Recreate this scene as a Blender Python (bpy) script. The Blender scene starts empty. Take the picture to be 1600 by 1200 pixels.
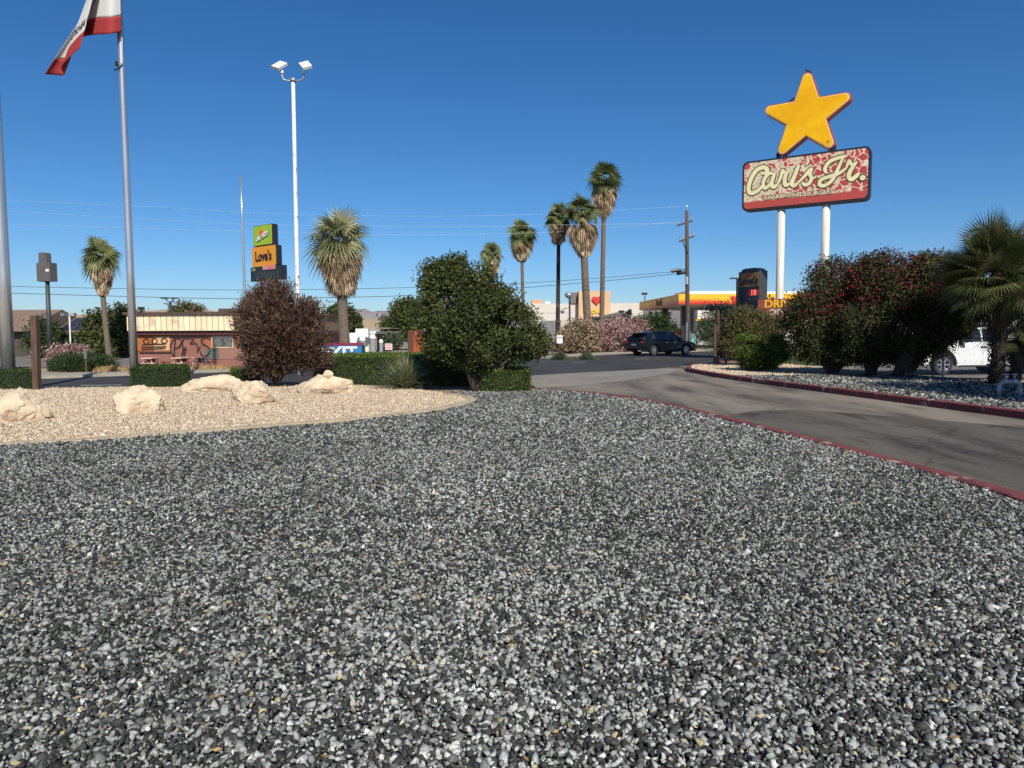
import bpy, bmesh, math, random
import numpy as np
from mathutils import Vector, Matrix, noise
R = math.radians
S = bpy.context.scene
C = S.collection
random.seed(7)

# ---------------------------------------------------------------- camera
FPX, PITCH, ROLL, CAMH = 1109.0, 4.15, -0.3, 1.5
cd = bpy.data.cameras.new('camera')
cam = bpy.data.objects.new('camera', cd); C.objects.link(cam); S.camera = cam
cd.sensor_width = 36; cd.lens = 36*FPX/1600; cd.clip_start = .05; cd.clip_end = 30000
CM = Matrix.Translation((0, 0, CAMH)) @ Matrix.Rotation(R(90-PITCH), 4, 'X') @ Matrix.Rotation(R(ROLL), 4, 'Z')
cam.matrix_world = CM
# ---------------------------------------------------------------- sky, sun, exposure
SUN_AZ, SUN_EL = 165, 40
w = bpy.data.worlds.new("World"); S.world = w; w.use_nodes = True
nt = w.node_tree
sk = nt.nodes.new('ShaderNodeTexSky'); sk.sky_type = 'NISHITA'; sk.sun_disc = False
sk.sun_elevation = R(SUN_EL); sk.sun_rotation = R(SUN_AZ)
sk.air_density = .8; sk.dust_density = .5; sk.ozone_density = 6.0; sk.altitude = 0
hs = nt.nodes.new('ShaderNodeHueSaturation'); hs.inputs['Saturation'].default_value = 1.2
nt.links.new(sk.outputs[0], hs.inputs['Color']); nt.links.new(hs.outputs[0], nt.nodes['Background'].inputs[0])
nt.nodes['Background'].inputs[1].default_value = .1
sl = bpy.data.lights.new('sun', 'SUN'); sl.energy = 5.0; sl.angle = R(.5); sl.color = (1, .935, .81)
so = bpy.data.objects.new('sun', sl); C.objects.link(so)
sv = Vector((math.sin(R(SUN_AZ))*math.cos(R(SUN_EL)), math.cos(R(SUN_AZ))*math.cos(R(SUN_EL)), math.sin(R(SUN_EL))))
so.rotation_euler = sv.to_track_quat('Z', 'Y').to_euler(); so.location = (0, -20, 40)
S.view_settings.view_transform = 'Standard'; S.view_settings.look = 'None'
S.view_settings.exposure = 0.12; S.view_settings.gamma = 1
S.cycles.max_bounces = 6; S.cycles.transparent_max_bounces = 8

# ---------------------------------------------------------------- pixel helpers (photo pixels, 1600x1200)
def ray(px, py):
    return CM.to_3x3() @ Vector(((px-800)/FPX, -(py-600)/FPX, -1))
def P(px, py, z=0.0):                       # point on the level z seen at a pixel
    d = ray(px, py); t = (z-CAMH)/d.z
    return Vector((d.x*t, d.y*t, z))
def D(px, py, Y):                           # point at distance Y seen at a pixel
    d = ray(px, py); t = Y/d.y
    return Vector((d.x*t, Y, CAMH+d.z*t))
def X(px, Y, py=540): return D(px, py, Y).x
def Z(py, Y, px=800): return D(px, py, Y).z
def M(n, Y): return n*Y/FPX                 # n pixels in metres at distance Y
GZ = -0.15                                  # level of the dirt; street a little above
# ---------------------------------------------------------------- mesh builder
class MB:
    def __init__(s): s.v = []; s.f = []
    def add(s, vs, fs):
        n = len(s.v); s.v += [tuple(v) for v in vs]; s.f += [tuple(i+n for i in f) for f in fs]; return s
    def box(s, a, b, rot=0, c=None):
        x0, y0, z0 = a; x1, y1, z1 = b
        vs = [(x, y, z) for z in (z0, z1) for x, y in ((x0, y0), (x1, y0), (x1, y1), (x0, y1))]
        if rot:
            cx, cy = c or ((x0+x1)/2, (y0+y1)/2); k, q = math.cos(rot), math.sin(rot)
            vs = [(cx+(x-cx)*k-(y-cy)*q, cy+(x-cx)*q+(y-cy)*k, z) for x, y, z in vs]
        return s.add(vs, [(0, 3, 2, 1), (4, 5, 6, 7), (0, 1, 5, 4), (1, 2, 6, 5), (2, 3, 7, 6), (3, 0, 4, 7)])
    def tube(s, pts, rad, n=8, cap=True):
        pts = [Vector(p) for p in pts]
        if not hasattr(rad, '__len__'): rad = [rad]*len(pts)
        vs = []; prev = None
        for i, p in enumerate(pts):
            t = (pts[min(i+1, len(pts)-1)]-pts[max(i-1, 0)]).normalized()
            if prev is None:
                a = t.orthogonal().normalized()
            else:
                a = (prev-t*prev.dot(t)); a = a.normalized() if a.length > 1e-6 else t.orthogonal().normalized()
            prev = a; b = t.cross(a)
            for k in range(n):
                g = 2*math.pi*k/n; vs.append(p+(a*math.cos(g)+b*math.sin(g))*rad[i])
        fs = []
        for i in range(len(pts)-1):
            for k in range(n):
                fs.append((i*n+k, i*n+(k+1) % n, (i+1)*n+(k+1) % n, (i+1)*n+k))
        if cap: fs += [tuple(range(n))[::-1], tuple(range((len(pts)-1)*n, len(pts)*n))]
        return s.add(vs, fs)
    def prism(s, poly, z0, z1, top_only=False):     # poly: xy list, ccw
        n = len(poly); vs = [(p[0], p[1], z0) for p in poly]+[(p[0], p[1], z1) for p in poly]
        fs = [tuple(range(n, 2*n))]
        if not top_only: fs += [tuple(range(n))[::-1]]
        fs += [(i, (i+1) % n, n+(i+1) % n, n+i) for i in range(n)]
        return s.add(vs, fs)
    def plate(s, poly, y0, y1):                     # poly in xz, thickness y0 (front) .. y1
        n = len(poly); vs = [(p[0], y0, p[1]) for p in poly]+[(p[0], y1, p[1]) for p in poly]
        fs = [tuple(range(n)), tuple(range(n, 2*n))[::-1]]+[(i, n+i, n+(i+1) % n, (i+1) % n) for i in range(n)]
        return s.add(vs, fs)
    def lathe(s, prof, c=(0, 0, 0), axis='z', n=20, cap=True):
        vs = []
        for r, h in prof:
            for k in range(n):
                g = 2*math.pi*k/n; a, b = r*math.cos(g), r*math.sin(g)
                p = (a, b, h) if axis == 'z' else ((a, h, b) if axis == 'y' else (h, a, b))
                vs.append((c[0]+p[0], c[1]+p[1], c[2]+p[2]))
        m = len(prof)
        fs = [(i*n+k, i*n+(k+1) % n, (i+1)*n+(k+1) % n, (i+1)*n+k) for i in range(m-1) for k in range(n)]
        if cap: fs += [tuple(range(n))[::-1], tuple(range((m-1)*n, m*n))]
        return s.add(vs, fs)
WL = {}
def link(name, me, m, parent=None, local=False, loc=None, smooth=False, bevel=0):
    o = bpy.data.objects.new(name, me); C.objects.link(o)
    if m: me.materials.append(m)
    if parent is not None:
        o.parent = parent; WL[o.name] = WL[parent.name]
    else:
        o.location = loc or (0, 0, 0); WL[o.name] = Vector(loc or (0, 0, 0))
    if smooth:
        me.polygons.foreach_set('use_smooth', [True]*len(me.polygons))
    if bevel:
        bv = o.modifiers.new('bevel', 'BEVEL'); bv.width = bevel; bv.segments = 2; bv.limit_method = 'ANGLE'; bv.angle_limit = R(35)
        bv.use_clamp_overlap = True
    return o
def obj(name, mb, m, parent=None, local=False, loc=None, smooth=False, bevel=0, fix=True):
    off = Vector((0, 0, 0))
    if not local:
        off = WL[parent.name] if parent is not None else Vector(loc or (0, 0, 0))
    me = bpy.data.meshes.new(name)
    me.from_pydata([(v[0]-off[0], v[1]-off[1], v[2]-off[2]) for v in mb.v], [], mb.f)
    if fix:
        bm = bmesh.new(); bm.from_mesh(me); bmesh.ops.recalc_face_normals(bm, faces=bm.faces); bm.to_mesh(me); bm.free()
    me.update()
    return link(name, me, m, parent, local, loc, smooth, bevel)
def tag(o, label, cat, group=None, kind=None):
    if label: o['label'] = label
    if cat: o['category'] = cat
    if group: o['group'] = group
    if kind: o['kind'] = kind
    return o
def thing(name, label, cat, loc, rotz=0, group=None):
    o = bpy.data.objects.new(name, None); C.objects.link(o); o.empty_display_size = .3
    o.location = loc; o.rotation_euler = (0, 0, rotz); WL[o.name] = Vector(loc)
    return tag(o, label, cat, group)
def structure(o): o['kind'] = 'structure'; return o
def copy_tree(o, loc=None, rotz=None, label=None):
    def rec(s, par):
        c = s.copy(); C.objects.link(c)
        if par is not None: c.parent = par
        WL[c.name] = WL[s.name]
        for ch in s.children: rec(ch, c)
        return c
    r = rec(o, None)
    if loc is not None: r.location = loc
    if rotz is not None: r.rotation_euler = (0, 0, rotz)
    if label: r['label'] = label
    return r
def np_mesh(name, verts, faces, m, parent=None, loc=None, attr=None, col=None, smooth=False):
    """verts (N,3) world, faces (F,k)."""
    off = WL[parent.name] if parent is not None else Vector(loc or (0, 0, 0))
    v = np.asarray(verts, np.float32)-np.array(off, np.float32); f = np.asarray(faces, np.int32)
    me = bpy.data.meshes.new(name); F, k = f.shape
    me.vertices.add(len(v)); me.vertices.foreach_set('co', v.ravel())
    me.loops.add(F*k); me.loops.foreach_set('vertex_index', f.ravel())
    me.polygons.add(F); me.polygons.foreach_set('loop_start', np.arange(0, F*k, k, dtype=np.int32))
    if attr is not None:
        a = me.attributes.new('v', 'FLOAT', 'FACE'); a.data.foreach_set('value', np.asarray(attr, np.float32))
    if col is not None:
        a = me.attributes.new('col', 'FLOAT_COLOR', 'FACE'); a.data.foreach_set('color', np.asarray(col, np.float32).ravel())
    me.update(calc_edges=True)
    return link(name, me, m, parent, False, loc, smooth)

# ---------------------------------------------------------------- materials
def newmat(name):
    m = bpy.data.materials.new(name); m.use_nodes = True
    return m, m.node_tree, m.node_tree.nodes['Principled BSDF']
def pm(name, c, c2=None, rough=.6, metal=0, scale=3, det=6, lo=.35, hi=.65, bump=0, bscale=None, spec=.5, stretch=None, c3=None, s3=12, lo3=.6, hi3=.68, coat=0):
    m, t, b = newmat(name); N = t.nodes; L = t.links
    b.inputs['Base Color'].default_value = (*c, 1); b.inputs['Roughness'].default_value = rough
    b.inputs['Metallic'].default_value = metal; b.inputs['Specular IOR Level'].default_value = spec
    b.inputs['Coat Weight'].default_value = coat
    tc = N.new('ShaderNodeTexCoord'); src = tc.outputs['Object']
    if stretch:
        mp = N.new('ShaderNodeMapping'); mp.inputs['Scale'].default_value = stretch; L.new(src, mp.inputs[0]); src = mp.outputs[0]
    def layer(cin, color, sc, l, h):
        n = N.new('ShaderNodeTexNoise'); n.inputs['Scale'].default_value = sc; n.inputs['Detail'].default_value = det
        L.new(src, n.inputs['Vector'])
        r = N.new('ShaderNodeMapRange'); r.inputs[1].default_value = l; r.inputs[2].default_value = h; L.new(n.outputs[0], r.inputs[0])
        x = N.new('ShaderNodeMix'); x.data_type = 'RGBA'; L.new(r.outputs[0], x.inputs[0])
        if isinstance(cin, tuple): x.inputs[6].default_value = (*cin, 1)
        else: L.new(cin, x.inputs[6])
        x.inputs[7].default_value = (*color, 1)
        return x.outputs[2]
    cur = c
    if c2: cur = layer(cur, c2, scale, lo, hi)
    if c3: cur = layer(cur, c3, s3, lo3, hi3)
    if not isinstance(cur, tuple): L.new(cur, b.inputs['Base Color'])
    if bump:
        n = N.new('ShaderNodeTexNoise'); n.inputs['Scale'].default_value = bscale or scale*4; n.inputs['Detail'].default_value = 8
        L.new(src, n.inputs['Vector'])
        bp = N.new('ShaderNodeBump'); bp.inputs['Strength'].default_value = bump; bp.inputs['Distance'].default_value = .05
        L.new(n.outputs[0], bp.inputs['Height']); L.new(bp.outputs[0], b.inputs['Normal'])
    return m
def leafmat(name, stops, rough=.6, trans=.25, spec=.2):
    m, t, b = newmat(name); N = t.nodes; L = t.links
    a = N.new('ShaderNodeAttribute'); a.attribute_name = 'v'
    r = N.new('ShaderNodeValToRGB'); e = r.color_ramp.elements
    while len(e) < len(stops): e.new(.5)
    for k, (p, c) in enumerate(stops): e[k].position = p; e[k].color = (*c, 1)
    L.new(a.outputs['Fac'], r.inputs[0]); L.new(r.outputs[0], b.inputs['Base Color'])
    b.inputs['Roughness'].default_value = rough; b.inputs['Specular IOR Level'].default_value = spec
    if trans:
        tr = N.new('ShaderNodeBsdfTranslucent'); L.new(r.outputs[0], tr.inputs[0])
        mx = N.new('ShaderNodeMixShader'); mx.inputs[0].default_value = trans
        L.new(b.outputs[0], mx.inputs[1]); L.new(tr.outputs[0], mx.inputs[2]); L.new(mx.outputs[0], N['Material Output'].inputs[0])
    return m
def stonemat(name, lo, hi, sc):
    m, t, b = newmat(name); N = t.nodes; L = t.links
    a = N.new('ShaderNodeAttribute'); a.attribute_name = 'col'
    tc = N.new('ShaderNodeTexCoord'); n = N.new('ShaderNodeTexNoise'); n.inputs['Scale'].default_value = sc; n.inputs['Detail'].default_value = 4
    n.inputs['Roughness'].default_value = .7
    L.new(tc.outputs['Object'], n.inputs['Vector'])
    r = N.new('ShaderNodeMapRange'); r.inputs[1].default_value = .3; r.inputs[2].default_value = .7; r.inputs[3].default_value = lo; r.inputs[4].default_value = hi
    L.new(n.outputs[0], r.inputs[0])
    x = N.new('ShaderNodeVectorMath'); x.operation = 'SCALE'; L.new(a.outputs['Color'], x.inputs[0]); L.new(r.outputs[0], x.inputs['Scale'])
    L.new(x.outputs[0], b.inputs['Base Color']); b.inputs['Roughness'].default_value = .75; b.inputs['Specular IOR Level'].default_value = .35
    return m

def roadmat(name, base, light, dark, crack=.5, sc=.5, stretch=(1, 1, 1)):
    m, t, b = newmat(name); N = t.nodes; L = t.links
    tc = N.new('ShaderNodeTexCoord'); mp = N.new('ShaderNodeMapping'); mp.inputs['Scale'].default_value = stretch
    L.new(tc.outputs['Object'], mp.inputs[0])
    def noise_(s, d, l, h, src=mp.outputs[0]):
        n = N.new('ShaderNodeTexNoise'); n.inputs['Scale'].default_value = s; n.inputs['Detail'].default_value = d; L.new(src, n.inputs['Vector'])
        r = N.new('ShaderNodeMapRange'); r.inputs[1].default_value = l; r.inputs[2].default_value = h; L.new(n.outputs[0], r.inputs[0]); return r.outputs[0]
    def mix(f, a, c):
        x = N.new('ShaderNodeMix'); x.data_type = 'RGBA'; L.new(f, x.inputs[0])
        if isinstance(a, tuple): x.inputs[6].default_value = (*a, 1)
        else: L.new(a, x.inputs[6])
        x.inputs[7].default_value = (*c, 1); return x.outputs[2]
    c = mix(noise_(sc, 8, .4, .62), base, light)
    c = mix(noise_(sc*2.3, 9, .5, .68), c, dark)
    c = mix(noise_(60, 3, .52, .75, tc.outputs['Object']), c, dark)
    c = mix(noise_(90, 2, .6, .75, tc.outputs['Object']), c, light)
    if crack:
        wn = N.new('ShaderNodeTexNoise'); wn.inputs['Scale'].default_value = 2.5; wn.inputs['Detail'].default_value = 5; L.new(tc.outputs['Object'], wn.inputs['Vector'])
        ad = N.new('ShaderNodeVectorMath'); ad.operation = 'MULTIPLY_ADD'; L.new(wn.outputs['Color'], ad.inputs[0]); ad.inputs[1].default_value = (.7, .7, .7); L.new(tc.outputs['Object'], ad.inputs[2])
        v = N.new('ShaderNodeTexVoronoi'); v.feature = 'DISTANCE_TO_EDGE'; v.inputs['Scale'].default_value = .33; L.new(ad.outputs[0], v.inputs['Vector'])
        r = N.new('ShaderNodeMapRange'); r.inputs[1].default_value = .0; r.inputs[2].default_value = .012; r.inputs[3].default_value = crack; r.inputs[4].default_value = 0; L.new(v.outputs['Distance'], r.inputs[0])
        c = mix(r.outputs[0], c, tuple(q*.35 for q in dark))
    L.new(c, b.inputs['Base Color']); b.inputs['Roughness'].default_value = .85; b.inputs['Specular IOR Level'].default_value = .25
    n = N.new('ShaderNodeTexNoise'); n.inputs['Scale'].default_value = 70; L.new(tc.outputs['Object'], n.inputs['Vector'])
    bp = N.new('ShaderNodeBump'); bp.inputs['Strength'].default_value = .4; bp.inputs['Distance'].default_value = .01; L.new(n.outputs[0], bp.inputs['Height']); L.new(bp.outputs[0], b.inputs['Normal'])
    return m

mt = {}
mt['steel'] = pm('brushed_steel', (.62, .62, .63), (.48, .48, .5), rough=.27, metal=.75, scale=2, stretch=(1, 1, .3))
mt['galv'] = pm('galvanised_steel', (.45, .46, .48), (.33, .34, .36), rough=.45, metal=.7, scale=6)
mt['whitepole'] = pm('chipped_white_paint', (.78, .79, .8), (.7, .7, .72), rough=.5, scale=2, c3=(.28, .2, .17), s3=5, lo3=.62, hi3=.66, stretch=(3, 3, .6))
mt['signpost'] = pm('cream_post_paint', (.7, .67, .6), (.56, .53, .46), rough=.55, scale=2, stretch=(2, 2, .3), c3=(.34, .22, .14), s3=4, lo3=.64, hi3=.72)
mt['black'] = pm('black_metal', (.012, .012, .014), rough=.45)
mt['darkgrey'] = pm('dark_grey_paint', (.05, .055, .06), (.035, .04, .045), rough=.5, scale=4)
mt['navy'] = pm('navy_black_paint', (.012, .016, .028), rough=.5)
mt['wood'] = pm('weathered_wood', (.13, .075, .045), (.07, .042, .027), rough=.85, scale=4, stretch=(4, 4, .4), bump=.3)
mt['polewood'] = pm('utility_pole_wood', (.12, .085, .06), (.06, .043, .033), rough=.9, scale=5, stretch=(4, 4, .3))
mt['white'] = pm('white_paint', (.78, .78, .76), (.7, .7, .68), rough=.5, scale=1)
mt['cream'] = pm('cream_panel', (.82, .73, .5), (.7, .58, .38), rough=.6, scale=.9, c3=(.55, .33, .26), s3=1.1, lo3=.58, hi3=.72)
mt['brownwall'] = pm('brown_wall_paint', (.27, .115, .085), (.21, .09, .07), rough=.7, scale=1.3)
mt['brownroof'] = pm('brown_roof', (.085, .05, .042), (.06, .036, .03), rough=.7, scale=1)
mt['orangewood'] = pm('orange_plywood', (.4, .13, .03), (.3, .09, .025), rough=.7, scale=2, stretch=(.4, 1, 3))
mt['plywood'] = pm('tan_plywood', (.66, .4, .2), (.55, .3, .14), rough=.7, scale=2, stretch=(.4, 1, 3))
mt['board'] = pm('grey_board', (.12, .13, .12), (.09, .1, .095), rough=.6, scale=1.5)
mt['spray'] = pm('black_spray_paint', (.018, .013, .013), rough=.6)
mt['stucco'] = pm('pale_stucco', (.6, .56, .5), (.54, .5, .45), rough=.8, scale=.4)
mt['tanstucco'] = pm('tan_stucco', (.66, .43, .25), (.58, .37, .21), rough=.8, scale=.4)
mt['greywall'] = pm('grey_panel', (.17, .17, .18), (.14, .14, .15), rough=.6, scale=.5)
mt['glass'] = pm('dark_glass', (.02, .025, .03), rough=.08, spec=.8)
mt['red'] = pm('red_paint', (.6, .03, .025), rough=.4)
mt['orange'] = pm('orange_paint', (.75, .12, .02), rough=.45)
mt['yellow'] = pm('yellow_paint', (.85, .5, .02), rough=.4)
mt['hilltan'] = pm('dry_hill', (.42, .31, .2), (.34, .25, .165), rough=.95, scale=.01)
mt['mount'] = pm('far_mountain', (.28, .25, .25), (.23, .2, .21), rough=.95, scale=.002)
mt['concrete'] = pm('old_concrete', (.36, .32, .26), (.28, .25, .21), rough=.85, scale=2, bump=.2)
mt['edging'] = pm('tan_concrete_edging', (.46, .38, .27), (.34, .27, .18), rough=.85, scale=2.2, bump=.5)
mt['kerb'] = pm('worn_red_kerb_paint', (.19, .042, .04), (.11, .026, .026), rough=.85, scale=2.2, bump=.5, bscale=14, c3=(.36, .27, .23), s3=3.2, lo3=.6, hi3=.68)
mt['boulder'] = pm('sandstone', (.64, .53, .38), (.5, .39, .27), rough=.95, scale=3.5, det=10, bump=1.0, bscale=7, c3=(.36, .24, .16), s3=1.6, lo3=.56, hi3=.7)
mt['dirt'] = pm('dry_dirt', (.33, .26, .19), (.25, .2, .15), rough=.95, scale=.25, bump=.3, bscale=20, c3=(.2, .165, .13), s3=.09, lo3=.5, hi3=.65)
mt['lawn'] = pm('lawn_soil', (.05, .085, .02), (.04, .07, .018), rough=.9, scale=2)
mt['lot'] = roadmat('parking_lot_asphalt', (.17, .155, .14), (.22, .2, .18), (.12, .11, .1), .4)
mt['drive'] = roadmat('driveway_asphalt', (.15, .134, .112), (.25, .22, .18), (.075, .067, .057), .6, .35, (1.9, .4, 1))
mt['patch'] = roadmat('old_sealed_asphalt', (.085, .076, .063), (.125, .112, .094), (.05, .045, .038), .6, .5, (2.2, .4, 1))
mt['street'] = roadmat('street_asphalt', (.045, .045, .047), (.06, .06, .062), (.032, .032, .034), .3, .2)
mt['apron'] = pm('concrete_apron', (.25, .225, .19), (.19, .172, .15), rough=.85, scale=.8, bump=.1, bscale=30)
mt['mark'] = pm('road_marking', (.7, .7, .66), (.5, .5, .47), rough=.7, scale=4)
mt['bark'] = pm('bark', (.07, .05, .038), (.035, .026, .02), rough=.95, scale=8, bump=.6, stretch=(2, 2, .5))
mt['palmbark'] = pm('palm_trunk', (.2, .155, .115), (.11, .085, .065), rough=.95, scale=5, bump=.6, stretch=(1, 1, 3.5))
mt['darkpalm'] = pm('scorched_palm_trunk', (.028, .022, .02), (.1, .08, .065), rough=.95, scale=.9, lo=.55, hi=.62)
mt['shag'] = pm('shaggy_palm_trunk', (.07, .05, .035), (.03, .022, .016), rough=.95, scale=9, bump=1, stretch=(1, 1, 2))
mt['hair'] = pm('dark_leaf_stubs', (.045, .033, .024), rough=.95)
mt['carpaint'] = pm('dark_blue_car_paint', (.002, .003, .006), rough=.35, coat=.1)
mt['truckpaint'] = pm('white_truck_paint', (.8, .81, .82), rough=.28, coat=.6)
mt['tyre'] = pm('tyre_rubber', (.018, .018, .018), rough=.8)
mt['rim'] = pm('alloy_rim', (.5, .5, .52), rough=.35, metal=.9)
mt['chrome'] = pm('chrome', (.75, .75, .77), rough=.12, metal=1)
mt['tail'] = pm('tail_light', (.35, .01, .012), rough=.2)
mt['gunderlay'] = pm('dark_gravel_bed', (.035, .036, .037), (.07, .07, .07), rough=.95, scale=60)
mt['tunderlay'] = pm('tan_gravel_bed', (.3, .22, .14), (.2, .145, .09), rough=.95, scale=50)
mt['stone'] = stonemat('grey_stones', .55, 1.5, 140)
mt['tstone'] = stonemat('tan_stones', .8, 1.2, 60)
G = lambda name, a, b, c, **k: leafmat(name, [(0, a), (.55, b), (1, c)], **k)
mt['treeleaf'] = G('tree_leaves', (.024, .036, .012), (.072, .092, .03), (.18, .185, .065))
mt['hedgeleaf'] = G('hedge_leaves', (.035, .06, .011), (.1, .15, .026), (.25, .3, .065))
mt['boxleaf'] = G('dark_hedge_leaves', (.022, .04, .009), (.055, .09, .022), (.13, .17, .045))
mt['plumleaf'] = G('plum_leaves', (.038, .021, .019), (.12, .07, .054), (.25, .18, .105), trans=.15)
mt['redbushleaf'] = G('red_bush_leaves', (.015, .02, .009), (.05, .06, .023), (.155, .14, .058), trans=.15)
mt['redflower'] = G('red_blossom', (.05, .008, .012), (.12, .014, .022), (.24, .03, .045), trans=.15)
mt['pink'] = leafmat('pink_blossom', [(0, (.05, .045, .025)), (.3, (.13, .085, .06)), (.45, (.42, .25, .25)), (1, (.68, .47, .46))])
mt['peach'] = leafmat('peach_blossom', [(0, (.05, .05, .025)), (.35, (.12, .1, .05)), (.55, (.45, .32, .22)), (1, (.7, .53, .42))])
mt['olive'] = G('olive_brown_leaves', (.06, .055, .025), (.12, .11, .045), (.22, .18, .08))
mt['midgreen'] = G('mid_green_leaves', (.02, .04, .014), (.045, .075, .026), (.09, .12, .045))
mt['bluegreen'] = G('grey_green_leaves', (.05, .075, .045), (.1, .13, .075), (.17, .2, .12))
mt['yucca'] = G('yucca_blades', (.11, .135, .07), (.25, .28, .15), (.44, .44, .27), trans=.15)
mt['palmleaf'] = G('palm_green', (.05, .07, .022), (.14, .17, .058), (.28, .3, .13), spec=.5)
mt['palmgrey'] = G('palm_grey_green', (.1, .115, .05), (.24, .25, .12), (.45, .43, .24), spec=.4)
mt['palmdead'] = G('palm_dead_fronds', (.12, .08, .045), (.38, .27, .165), (.68, .54, .37), trans=.15)
mt['fanleaf'] = G('fan_palm_leaves', (.03, .045, .018), (.085, .105, .04), (.22, .22, .09), spec=.5, rough=.4)
mt['hairy'] = G('old_brown_fronds', (.03, .024, .015), (.07, .055, .032), (.16, .125, .07))
mt['straw'] = G('dry_straw', (.28, .17, .07), (.5, .33, .14), (.65, .5, .26))
mt['grassblade'] = G('lawn_blades', (.05, .09, .02), (.09, .14, .03), (.15, .2, .05))

rng = np.random.default_rng(11)
# ---------------------------------------------------------------- foliage helpers
def rand_dirs(n):
    d = rng.normal(size=(n, 3)); return d/np.linalg.norm(d, axis=1, keepdims=True)
def leaves(pts, size, aspect=.5, axis=None, jitter=1.0, v=None):
    """diamond leaves at pts: returns verts, faces, v"""
    n = len(pts); a = rand_dirs(n)
    if axis is not None:
        a = axis+a*jitter; a /= np.linalg.norm(a, axis=1, keepdims=True)
    b = np.cross(a, rand_dirs(n)); b /= np.linalg.norm(b, axis=1, keepdims=True)+1e-9
    L = (size*rng.uniform(.65, 1.35, n))[:, None]*.5
    vs = np.stack([pts-a*L, pts+b*L*aspect, pts+a*L, pts-b*L*aspect], 1).reshape(-1, 3)
    f = np.arange(n*4).reshape(n, 4)
    if v is None: v = rng.uniform(0, 1, n)
    return vs, f, v
def blob_points(blobs, n, clump=.16, per=28, inner=.25, gap=.34):
    """points in clumps over a union of ellipsoids [(cx,cy,cz,rx,ry,rz)]"""
    B = np.array(blobs, float); wt = (B[:, 3]*B[:, 4]+B[:, 4]*B[:, 5]+B[:, 3]*B[:, 5]); wt /= wt.sum()
    nc = max(8, n//per); pts = []; outs = []; vs = []
    tries = 0
    while sum(map(len, pts)) < n and tries < 60:
        tries += 1
        k = rng.choice(len(B), nc, p=wt); d = rand_dirs(nc)
        rad = np.where(rng.uniform(size=nc) < inner, rng.uniform(.2, .8, nc), rng.uniform(.8, 1.05, nc))
        c = B[k, :3]+d*B[k, 3:]*rad[:, None]
        nz = np.array([noise.noise(Vector(q)*(1.1/max(.25, clump*3))) for q in c])
        c = B[k, :3]+d*B[k, 3:]*(rad*(1+gap*.9*nz))[:, None]
        ins = np.zeros(nc, int)
        for q in B:
            ins += ((((c-q[:3])/(q[3:]*.72))**2).sum(1) < 1)
        ok = ((ins == 0) | (rng.uniform(size=nc) < .25)) & (nz > -.5+gap*.9)
        c = c[ok]; d = d[ok]; kk = k[ok]
        if not len(c): continue
        cv = rng.uniform(0, 1, len(c))
        cs = clump*rng.uniform(.6, 1.3, len(c))
        p = np.repeat(c, per, 0)+np.clip(rng.normal(size=(len(c)*per, 3)), -1.7, 1.7)*np.repeat(cs, per)[:, None]*.5
        pts.append(p); outs.append(np.repeat(d, per, 0)); vs.append(np.clip(np.repeat(cv, per)*.55+rng.uniform(0, .45, len(p)), 0, 1))
    return np.concatenate(pts)[:n], np.concatenate(outs)[:n], np.concatenate(vs)[:n]
def E(px, py, Y, rx, rz, ry=None):                # ellipsoid from pixels at a distance
    c = D(px, py, Y); s = Y/FPX
    return (c.x, c.y, c.z, rx*s, ry or (rx+rz)/2*s, rz*s)
def foliage(name, blobs, n, size, m, parent, aspect=.5, clump=.16, per=28, inner=.25, outward=0, up=0):
    p, d, v = blob_points(blobs, n, clump, per, inner)
    ax = None
    if outward or up: ax = d*outward+np.array([0, 0, up])
    vs, f, v = leaves(p, size, aspect, ax, .8, v)
    return np_mesh(name, vs, f, m, parent, attr=v)
def limbs(parent, base, targets, r0, m, name='trunk', fork=.35, n=7):
    mb = MB(); base = Vector(base)
    for t in targets:
        t = Vector(t); k = base.lerp(t, fork); k.x = base.x+(k.x-base.x)*.5; k.y = base.y+(k.y-base.y)*.5
        pts = [base]
        for q in range(1, 7):
            u = q/6; a = base.lerp(k, u); b = k.lerp(t, u); p = a.lerp(b, u)
            p += Vector((random.uniform(-1, 1), random.uniform(-1, 1), 0))*r0*.35
            pts.append(p)
        mb.tube(pts, [r0*(1.15-.95*q/6) for q in range(7)], n)
    return obj(name, mb, m, parent, smooth=True)
def shrub(name, label, cat, Y, basepx, blobs, n, size, m, group=None, stem=None, stems=5, r0=.03, z=GZ, **k):
    b = (X(basepx, Y), Y, z)
    t = thing(name, label, cat, b, group=group)
    bl = [E(a[0], a[1], Y+(a[4] if len(a) > 4 else 0), a[2], a[3]) for a in blobs]
    foliage('foliage', bl, n, size, m, t, **k)
    if stem is not None:
        tg = []
        for q in range(stems):
            c = bl[q % len(bl)]; tg.append((c[0]+random.uniform(-.5, .5)*c[3], c[1]+random.uniform(-.5, .5)*c[4], c[2]))
        limbs(t, b, tg, r0, stem, 'stem' if r0 < .06 else 'trunk')
    return t
def blade_fan(acc, hub, d, u, nrm, Rr, nb, spread, droop, wid, vbase):
    for i in range(nb):
        a = (i/(nb-1)-.5)*2*spread
        bd = d*math.cos(a)+u*math.sin(a)
        L = Rr*(1-.22*abs(a)/spread)*random.uniform(.88, 1.08)
        side = bd.cross(nrm).normalized()*wid
        mid = hub+bd*L*.55+nrm*(.04*Rr)+Vector((0, 0, -droop*L*.12))
        tip = hub+bd*L*.97+Vector((0, 0, -droop*L*.55))
        n = len(acc[0]); h2 = side*.35
        acc[0].extend([hub-h2, hub+h2, mid+side, mid-side, tip+side*.12, tip-side*.12])
        acc[1].extend([(n, n+1, n+2, n+3), (n+3, n+2, n+4, n+5)])
        v = min(1, max(0, vbase+random.uniform(-.2, .2))); acc[2].extend([v, v])
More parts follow.
